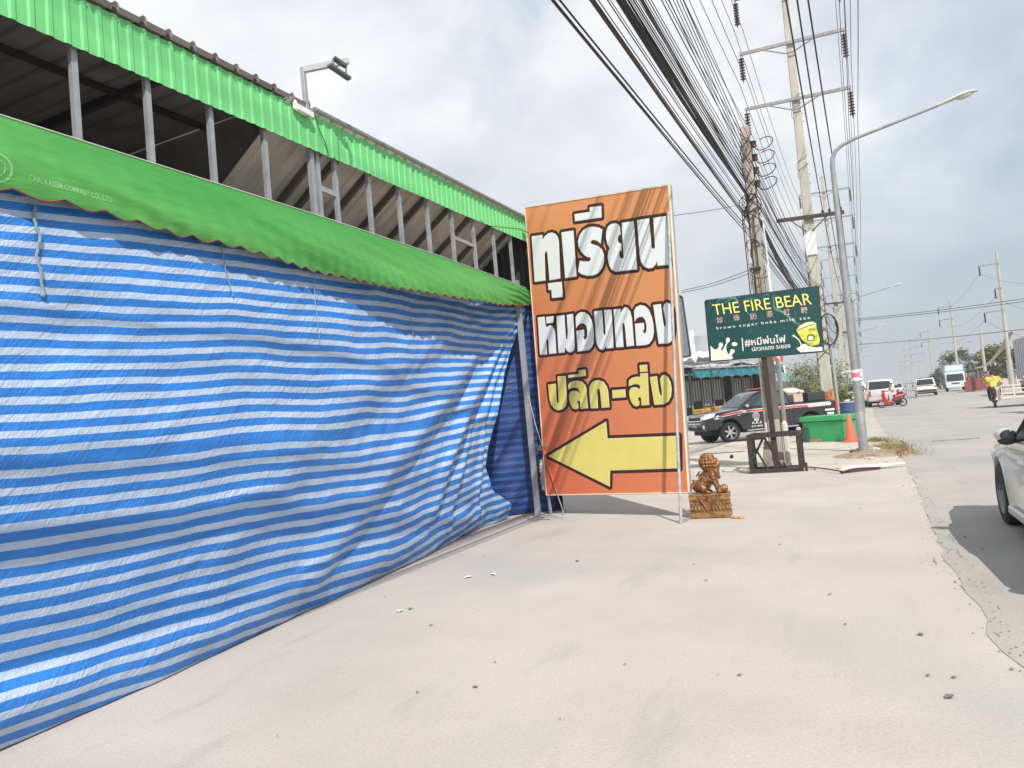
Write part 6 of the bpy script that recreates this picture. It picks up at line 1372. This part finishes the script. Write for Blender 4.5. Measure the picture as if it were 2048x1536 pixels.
# ================================================================== SHOPS AND SIGNS BEHIND
M['awn_teal'] = mat('teal_awning_sheet', (.035, .17, .20), .5, 0, .35, 3, .5, 8, stretch=(1, 1, 1), bdist=.05)
A_, B_ = PY(1352, 780, 43), PY(1536, 780, 51); A_.z = gz(43); B_.z = gz(51)
du = (B_ - A_); du.z = 0; LN = du.length; srt = math.atan2(du.y, du.x)
shop = thing('roadside_shop', 'low roadside shop with grille shutters under a wrinkled teal awning', 'shop', (A_.x, A_.y, .1), srt)
zt = 3.05
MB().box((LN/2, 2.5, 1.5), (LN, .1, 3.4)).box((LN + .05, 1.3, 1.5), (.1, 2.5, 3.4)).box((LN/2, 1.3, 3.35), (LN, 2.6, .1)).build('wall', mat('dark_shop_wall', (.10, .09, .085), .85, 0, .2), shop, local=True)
rows = []
for i in range(60):
    t = i / 59; r = []
    for j, (yy, zz) in enumerate(((.2, zt + .42), (-.5, zt + .30), (-1.2, zt + .18), (-1.25, zt), (-1.27, zt - .22))):
        r.append((t * LN, yy + .07 * noise.noise((t * 20, j * 2, 0)) + .05 * noise.noise((t * 50, j, 4)) * (j > 1), zz + .05 * noise.noise((t * 26, j * 1.5, 7)) + (.03 * math.sin(t * 60) if j == 4 else 0)))
    rows.append(r)
MB().grid(rows).build('awning', M['awn_teal'], shop, local=True, smooth=True, recalc=False)
mb = MB(); mb.bar((0, -1.28, zt + .30), (LN, -1.28, zt + .34), .06, .08); mb.bar((0, -1.28, zt + .62), (LN, -1.1, zt + .68), .04, .04)
for k in range(12): mb.bar((.1 + k * LN / 12, -1.28, zt + .2), (.1 + k * LN / 12, -1.2, zt + .68), .035, .035)
mb.build('awning_frame', M['galv'], shop, local=True)
mb = MB()
for k in range(9): mb.bar((.3 + k * LN / 9, 0, 0), (.3 + k * LN / 9, 0, zt + .2), .09, .09)
mb.build('pillar', M['galv_dark'], shop, local=True)
M['shutter'] = mat('pale_shutter', (.36, .36, .35), .6, .1, .1, 4)
for k in range(9):
    if k in (4, 7): continue
    x0 = .34 + k * LN / 9; mb = MB().box((x0 + LN / 18, .06, 2.0 + .15 * (k % 2)), (LN / 9 - .2, .03, 1.5 - .3 * (k % 2)))
    sh = mb.build('shutter', M['shutter'], shop, local=True)
    m2 = MB(); 
    for q in range(4): m2.bar((x0 + .15 + q * (LN / 9 - .25) / 3, .03, .2), (x0 + .15 + q * (LN / 9 - .25) / 3, .03, 2.9), .025, .025)
    m2.build('grille_bars', M['black_steel'], shop, local=True)
rows = [[(x, y, 3.45 + .22 * ((x * 1.3) % 1 > .5) * .15 + .25 * S((y + 1) / 3) + .35 * noise.noise((x * .5, y, 0))) for y in (-.9, .2, 1.2, 2.6)] for x in [LN * k / 50 for k in range(51)]]
MB().grid(rows).build('roof', mat('pale_roof_sheets', (.48, .46, .43), .7, .1, .3, 2, col2=(.24, .21, .19), c2pos=(.45, .7)), shop, local=True)
SM = WM[shop.name]
def on_shop(x, y, z): return SM @ Vector((x, y, z))
M['yellow_crate'] = mat('yellow_wood_crate', (.50, .30, .05), .7, 0, .3, 5)
for k, (x, z, s_, lab) in enumerate(((.95, .55, .75, 'left yellow wooden crate stacked before the shop shutters'), (2.05, .62, .85, 'right yellow wooden crate stacked before the shop shutters'), (1.2, .0, .8, 'low yellow crate underneath the left stacked one'), (3.0, .2, .7, 'yellow crate half hidden by the pickup windscreen'))):
    mb = MB(); 
    for q in range(4): mb.box((0, -.3, .06 + q * .15), (s_, .03, .11)).box((0, .3, .06 + q * .15), (s_, .03, .11)).box((s_/2, 0, .06 + q * .15), (.03, .6, .11)).box((-s_/2, 0, .06 + q * .15), (.03, .6, .11))
    for sx in (-1, 1): mb.box((sx * (s_/2 - .05), -.32, .28), (.07, .02, .56))
    mb.box((0, 0, .02), (s_, .6, .03)).box((0, 0, .42), (s_ - .08, .54, .1))
    p = on_shop(x, -.9, z); mb.xf(Matrix.Translation(p) @ Matrix.Rotation(srt, 4, 'Z')); mesh_thing(mb, 'wooden_crate', M['yellow_crate'], lab, 'crate', p, 'yellow crates by the shop')
# grey sign seen nearly edge on behind the arrow sign
p0 = PY(1352, 700, 26); 
gs = thing('grey_sign', 'dark grey framed sign seen steeply from the side behind the arrow sign', 'sign', (p0.x, 26, 0))
q = [PY(1350, 589, 26), PY(1364, 594, 26.5), PY(1381, 712, 26.5), PY(1350, 718, 26)]
MB().poly(q, (.02, .12, 0)).build('panel', mat('blue_grey_panel', (.19, .20, .225), .5, .1, .05), gs)
mb = MB()
for a, b in ((q[0], q[1]), (q[1], q[2]), (q[2], q[3])): mb.bar(a - Vector((0, .02, 0)), b - Vector((0, .02, 0)), .04, .06)
mb.build('frame', M['black_steel'], gs)
MB().bar((q[3].x, 26.2, 0), (q[3].x - .05, 26.2, q[0].z), .12, .12).build('post', M['black_steel'], gs)
# pale building pieces behind the board: a bright torn banner on a grey wall
ub = PY(1390, 700, 62)
ubld = thing('grey_building', 'plain grey upper storey with a torn bright banner behind the teal awning', 'building', (ub.x, 62, gz(62)))
q0, q1 = PY(1372, 690, 62), PY(1418, 690, 62); zz = PY(1395, 672, 62).z
MB().box(((q0.x + q1.x) / 2 + .4, 63, zz / 2), (q1.x - q0.x + 1.6, 2, zz)).build('wall', mat('blue_grey_wall', (.36, .39, .41), .8, 0, .1, 1), ubld)
rows = [[(lerp(q0.x - .3, q0.x + .75, i / 9) + .05 * noise.noise((i, j, 0)), 61.8 + .15 * noise.noise((i * .9, j * .7, 3)), lerp(zz + .5, zz - 2.0, j / 8) + .12 * noise.noise((i * .8, j, 9))) for j in range(9)] for i in range(10)]
MB().grid(rows).build('banner', mat('pale_blue_banner', (.62, .68, .74), .6, 0, .2, 4, col2=(.25, .38, .50), c2pos=(.55, .68)), ubld, smooth=True, recalc=False)
rows = [[(lerp(q0.x - 1, q1.x + 2.2, i / 20), 60 + 1.2 * j, zz - 1.9 - .45 * j * 0 + .5 * noise.noise((i * .7, j, 5)) + .35 * j) for j in range(3)] for i in range(21)]
MB().grid(rows).build('roof', mat('white_plastic_roof', (.62, .61, .58), .6, 0, .2, 3), ubld, smooth=True, recalc=False)
# second shop line right of the board post
rb_ = PY(1552, 745, 58)
rs = thing('signed_shop', 'small shop with a red and white sign board, right of the black post', 'shop', (rb_.x, 58, gz(58)))
def quad_y(pxs, y, th=.1): return [PY(px, py, y) for px, py in pxs], (0, th, 0)
q, e = quad_y(((1540, 711), (1566, 707), (1566, 724), (1541, 722)), 58); MB().poly(q, e).build('red_board', mat('orange_red_board', (.60, .12, .06), .5), rs)
q, e = quad_y(((1541, 724), (1568, 726), (1572, 748), (1542, 746)), 58); wb = MB().poly(q, e).build('white_board', M['white_paint'], rs)
mb = MB()
for k in range(3): a, b = PY(1543, 729 + 6 * k, 57.98), PY(1566, 730 + 6 * k, 57.98); mb.bar(a, b, .04, .09)
mb.build('board_marks', M['awn_teal'], wb)
rows = [[PY(lerp(1536, 1592, i / 14), lerp(746, 762, j / 3) + 1.2 * noise.noise((i, j, 0)), 57 - j * .4) for j in range(4)] for i in range(15)]
MB().grid(rows).build('awning', mat('faded_teal_awning', (.16, .30, .31), .6, 0, .25, 4), rs, smooth=True, recalc=False)
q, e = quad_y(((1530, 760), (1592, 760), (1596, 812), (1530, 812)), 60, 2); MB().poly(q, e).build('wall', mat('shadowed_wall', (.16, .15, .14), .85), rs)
mb = MB()
for px in (1566, 1580, 1592): mb.bar(PY(px, 724, 60), PY(px + 4, 765, 60), .06, .06)
for py in (726, 736, 746): mb.bar(PY(1566, py, 60), PY(1594, py + 5, 60), .05, .05)
mb.build('steel_frame', M['galv'], rs)
# blue and white notice board beyond the drum
p0 = PY(1704, 800, 46)
nb = thing('notice_board', 'white and pale blue notice board standing behind the near lamp post', 'sign', (p0.x, 46, gz(46)))
q, e = quad_y(((1683, 742), (1724, 737), (1728, 771), (1686, 774)), 46, .06); MB().poly(q, e).build('panel', mat('pale_board', (.66, .72, .76), .5, 0, .06), nb)
mb = MB(); 
for a in (((1684, 753), (1697, 752), (1699, 762), (1685, 763)), ((1686, 766), (1701, 765), (1701, 772), (1686, 773))): mb.poly([PY(*s_, 45.97) for s_ in a], (0, -.01, 0))
mb.build('blue_patch', mat('light_blue_print', (.22, .50, .58), .5, 0, .15, 6), nb)
mb = MB()
for a, b in (((1688, 747), (1722, 742)), ((1700, 756), (1724, 753)), ((1686, 764), (1726, 760)), ((1690, 769), (1724, 767))): mb.bar(PY(*a, 45.96), PY(*b, 45.96), .02, .035)
mb.build('print_lines', mat('grey_print', (.22, .26, .32), .5), nb)
mb = MB()
for px in (1690, 1722): a = PY(px, 755, 46.1); mb.bar((a.x, 46.1, gz(46)), a, .07, .07)
mb.build('post', M['galv_dark'], nb)
# steel barrier, red stall with brown canopy, pale house far right
b0 = PY(1823, 796, 72)
mb = MB(); w_ = .45
for k in range(7): mb.bar((b0.x - w_ + k * w_ / 3, 72, gz(72)), (b0.x - w_ + k * w_ / 3, 72, gz(72) + 1.35), .07, .05)
for z in (.1, .7, 1.33): mb.bar((b0.x - w_, 72, gz(72) + z), (b0.x + w_, 72, gz(72) + z), .05, .05)
mesh_thing(mb, 'steel_barrier', M['galv'], 'upright barred steel barrier left of the white car', 'barrier', (b0.x, 72, gz(72)))
s0 = PY(1962, 784, 84)
st = thing('roadside_stall', 'red roadside stall under a slanting brown canopy left of the person in yellow', 'stall', (s0.x, 84, gz(84)))
M['stall_red'] = mat('dull_red_boards', (.26, .06, .045), .7, 0, .2, 3)
MB().box((s0.x + .3, 84, gz(84) + .7), (2.6, 1.2, 1.2)).box((s0.x - .95, 83.6, gz(84) + .5), (.7, .5, .95)).build('counter', M['stall_red'], st)
rows = [[PY(lerp(1957, 2012, i / 10), lerp(748, 706, i / 10) + 2.0 * math.sin(i * .9) * 0 + (0 if j == 0 else (7 if i < 8 else 6)) , 84 + 2.2 * j) for j in range(3)] for i in range(11)]
rows = [[Vector((s0.x - .35 + .33 * i, 82.8 + 1.4 * j, gz(84) + 2.1 + .055 * i * i * .55 + .12 * math.sin(j * 1.5))) for j in range(4)] for i in range(11)]
MB().grid(rows).build('canopy', mat('brown_canopy', (.30, .22, .15), .8, 0, .15, 2), st, smooth=True, recalc=False)
mb = MB()
for x, y in ((-.2, 83), (2.6, 83), (-.2, 86), (2.6, 86)): mb.bar((s0.x + x, y, gz(84)), (s0.x + x, y, gz(84) + 2.15 + .2 * max(0, x)), .06, .06)
mb.build('pole', M['galv'], st)
MB().box((s0.x - .1, 84.2, gz(84) + 1.55), (2.0, 1, .5)).build('goods', mat('pale_mixed_goods', (.45, .38, .34), .8, 0, .5, 6, col2=(.12, .08, .07), c2pos=(.5, .55)), st)
h0 = PY(1955, 768, 150)
hs = thing('pale_house', 'pale low house glimpsed between the two trees behind the red stall', 'house', (h0.x, 150, gz(150)))
MB().box((h0.x + 1, 152, gz(120) + 1.4), (7, 4, 2.8)).build('wall', mat('cream_wall', (.50, .46, .40), .8, 0, .1), hs)
MB().add([(h0.x - 3, 149.4, gz(120) + 2.7), (h0.x + 5, 149.4, gz(120) + 2.7), (h0.x + 5, 152, gz(120) + 3.7), (h0.x - 3, 152, gz(120) + 3.7), (h0.x - 3, 154.6, gz(120) + 2.7), (h0.x + 5, 154.6, gz(120) + 2.7)], [(0, 1, 2, 3), (3, 2, 5, 4)]).build('roof', mat('grey_roof', (.33, .31, .29), .8, 0, .15), hs)
MB().box((h0.x - 1, 149.97, gz(120) + 1.5), (1.2, .08, 1.1)).box((h0.x + 2.2, 149.97, gz(120) + 1.5), (1.2, .08, 1.1)).build('window', M['glass'], hs)

# ================================================================== TREES AND BUSHES
def foliage(mb, centre, rad, n, size, seed, clumps=26, squash=.8):
    rnd = random.Random(seed); cl = []
    for k in range(clumps):
        a = rnd.uniform(0, 6.28); u = rnd.uniform(-.7, 1); r = rnd.uniform(.35, 1.0) ** .6; s = math.sqrt(max(0, 1 - u * u))
        cl.append((Vector((rad[0]*r*s*math.cos(a), rad[1]*r*s*math.sin(a), rad[2]*r*u)), rnd.uniform(.22, .40)))
    for k in range(n):
        c, cr = cl[k % clumps]; d = Vector((rnd.gauss(0, 1), rnd.gauss(0, 1), rnd.gauss(0, squash))).normalized() * rnd.uniform(.4, 1.0)
        p = centre + c + Vector((d.x * rad[0], d.y * rad[1], d.z * rad[2])) * cr
        s = size * rnd.uniform(.6, 1.3); u = Vector((rnd.gauss(0, 1), rnd.gauss(0, 1), rnd.gauss(0, .5))).normalized(); v = u.cross(Vector((rnd.gauss(0, .5), rnd.gauss(0, .5), 1))).normalized() * .45
        mb.add([p - u * s * .5, p + v * s * .5, p + u * s * .5, p - v * s * .5], [(0, 1, 2, 3)])
def tree(label, loc, h_, rad, m_, seed, n=5200, size=.34):
    t = thing('roadside_tree', label, 'tree', loc, 0, 'trees on the far side of the road'); z0 = h_ - rad[2]
    mb = MB().tube([(0, 0, 0), (.05, 0, z0 * .5), (-.05, .05, z0)], [.22, .16, .12], 8); rnd = random.Random(seed)
    for k in range(7): a = k * .9; e = Vector((rad[0]*.7*math.cos(a), rad[1]*.7*math.sin(a), z0 + rad[2]*rnd.uniform(-.2, .6))); mb.tube([(0, 0, z0*.75), (e.x*.4, e.y*.4, lerp(z0*.75, e.z, .55)), e], [.10, .06, .02], 6)
    mb.build('trunk', M['old_concrete'], t, local=True, smooth=True)
    mb = MB(); foliage(mb, Vector((0, 0, z0)), rad, n, size, seed); mb.build('crown', m_, t, local=True, recalc=False)
M['leaf_dark'] = mat('dark_tree_leaf', (.045, .085, .03), .6, 0, .5, .9, col2=(.10, .13, .045), c2pos=(.4, .7))
M['leaf_olive'] = mat('olive_tree_leaf', (.12, .125, .03), .6, 0, .4, .8, col2=(.20, .19, .06), c2pos=(.4, .7))
p = PY(1921, 780, 126); tree('dark green feathery tree behind the blue box truck', (p.x, 126, gz(126)), 5.3, (3.0, 2.6, 2.5), M['leaf_dark'], 3, 4200, .34)
p = PY(1889, 780, 132); tree('small dark tree left of the blue box truck', (p.x, 132, gz(132)), 2.9, (1.6, 1.7, 1.6), M['leaf_dark'], 8, 1400, .34)
p = PY(1994, 780, 92); tree('olive green spreading tree behind the slanting brown canopy', (p.x, 92, gz(92)), 4.4, (2.3, 2.0, 2.0), M['leaf_olive'], 5, 4600, .34)
p = PY(2030, 780, 96); tree('second olive green tree beside the tall grey truck', (p.x, 96, gz(96)), 4.4, (2.0, 1.9, 2.0), M['leaf_olive'], 6, 3600, .34)
p = PY(1880, 775, 140); tree('low brownish tree between the white car and the blue truck', (p.x, 140, gz(140)), 3.0, (2.2, 2, 1.6), mat('brown_green_leaf', (.15, .12, .05), .7, 0, .4, 1), 9, 1200, .4)
M['reed'] = mat('reed_leaf', (.17, .20, .06), .6, 0, .4, 1.2, col2=(.34, .31, .14), c2pos=(.42, .68))
random.seed(60)
def bush(px, y, h_, w_, n, label, lw=.05, leafn=1500):
    b = PY(px, 800, y); b = Vector((b.x, y, gz(y))); mb = MB()
    for k in range(n):
        a = random.uniform(0, 6.28); r = min(1.2 * w_, abs(random.gauss(0, w_ * .8))); blade(mb, b + Vector((r * math.cos(a), r * math.sin(a), 0)), random.uniform(.5, 1) * h_, random.uniform(.1, .5), random.uniform(0, 6.28), random.uniform(.5, 1.2) * lw, 4)
    foliage(mb, b + Vector((0, 0, h_ * .5)), (w_ * 1.3, w_ * 1.3, h_ * .5), leafn, .16, int(px), 22)
    mesh_thing(mb, 'reed_bush', M['reed'], label, 'bush', b, 'bushes behind the green bin', recalc=False)
bush(1612, 50, 3.4, 1.0, 150, 'green reedy bush behind the pickup bed')
bush(1668, 44, 3.0, .9, 190, 'tall yellow green reedy bush between the tall pole and the notice board')
bush(1682, 42, 1.5, .5, 150, 'low straw coloured bush under the notice board')
bush(1650, 40, 1.9, .5, 90, 'low bush at the pickup tail')
bush(1640, 52, 3.5, 1.2, 150, 'darker bush farthest behind the pickup tail')

# ================================================================== HAZE
hb = MB().box((0, 300, 10.5), (900, 1000, 23)); hb_o = hb.build('haze', None, recalc=True)
hm_ = bpy.data.materials.new('haze'); hm_.use_nodes = True; t = hm_.node_tree; t.nodes.clear()
ho = t.nodes.new('ShaderNodeOutputMaterial'); hv = t.nodes.new('ShaderNodeVolumePrincipled'); hv.inputs['Color'].default_value = (.93, .95, .97, 1); hv.inputs['Density'].default_value = .0011; hv.inputs['Anisotropy'].default_value = .2
t.links.new(hv.outputs[0], ho.inputs['Volume']); hb_o.data.materials.clear(); hb_o.data.materials.append(hm_); tag(hb_o, kind='stuff')
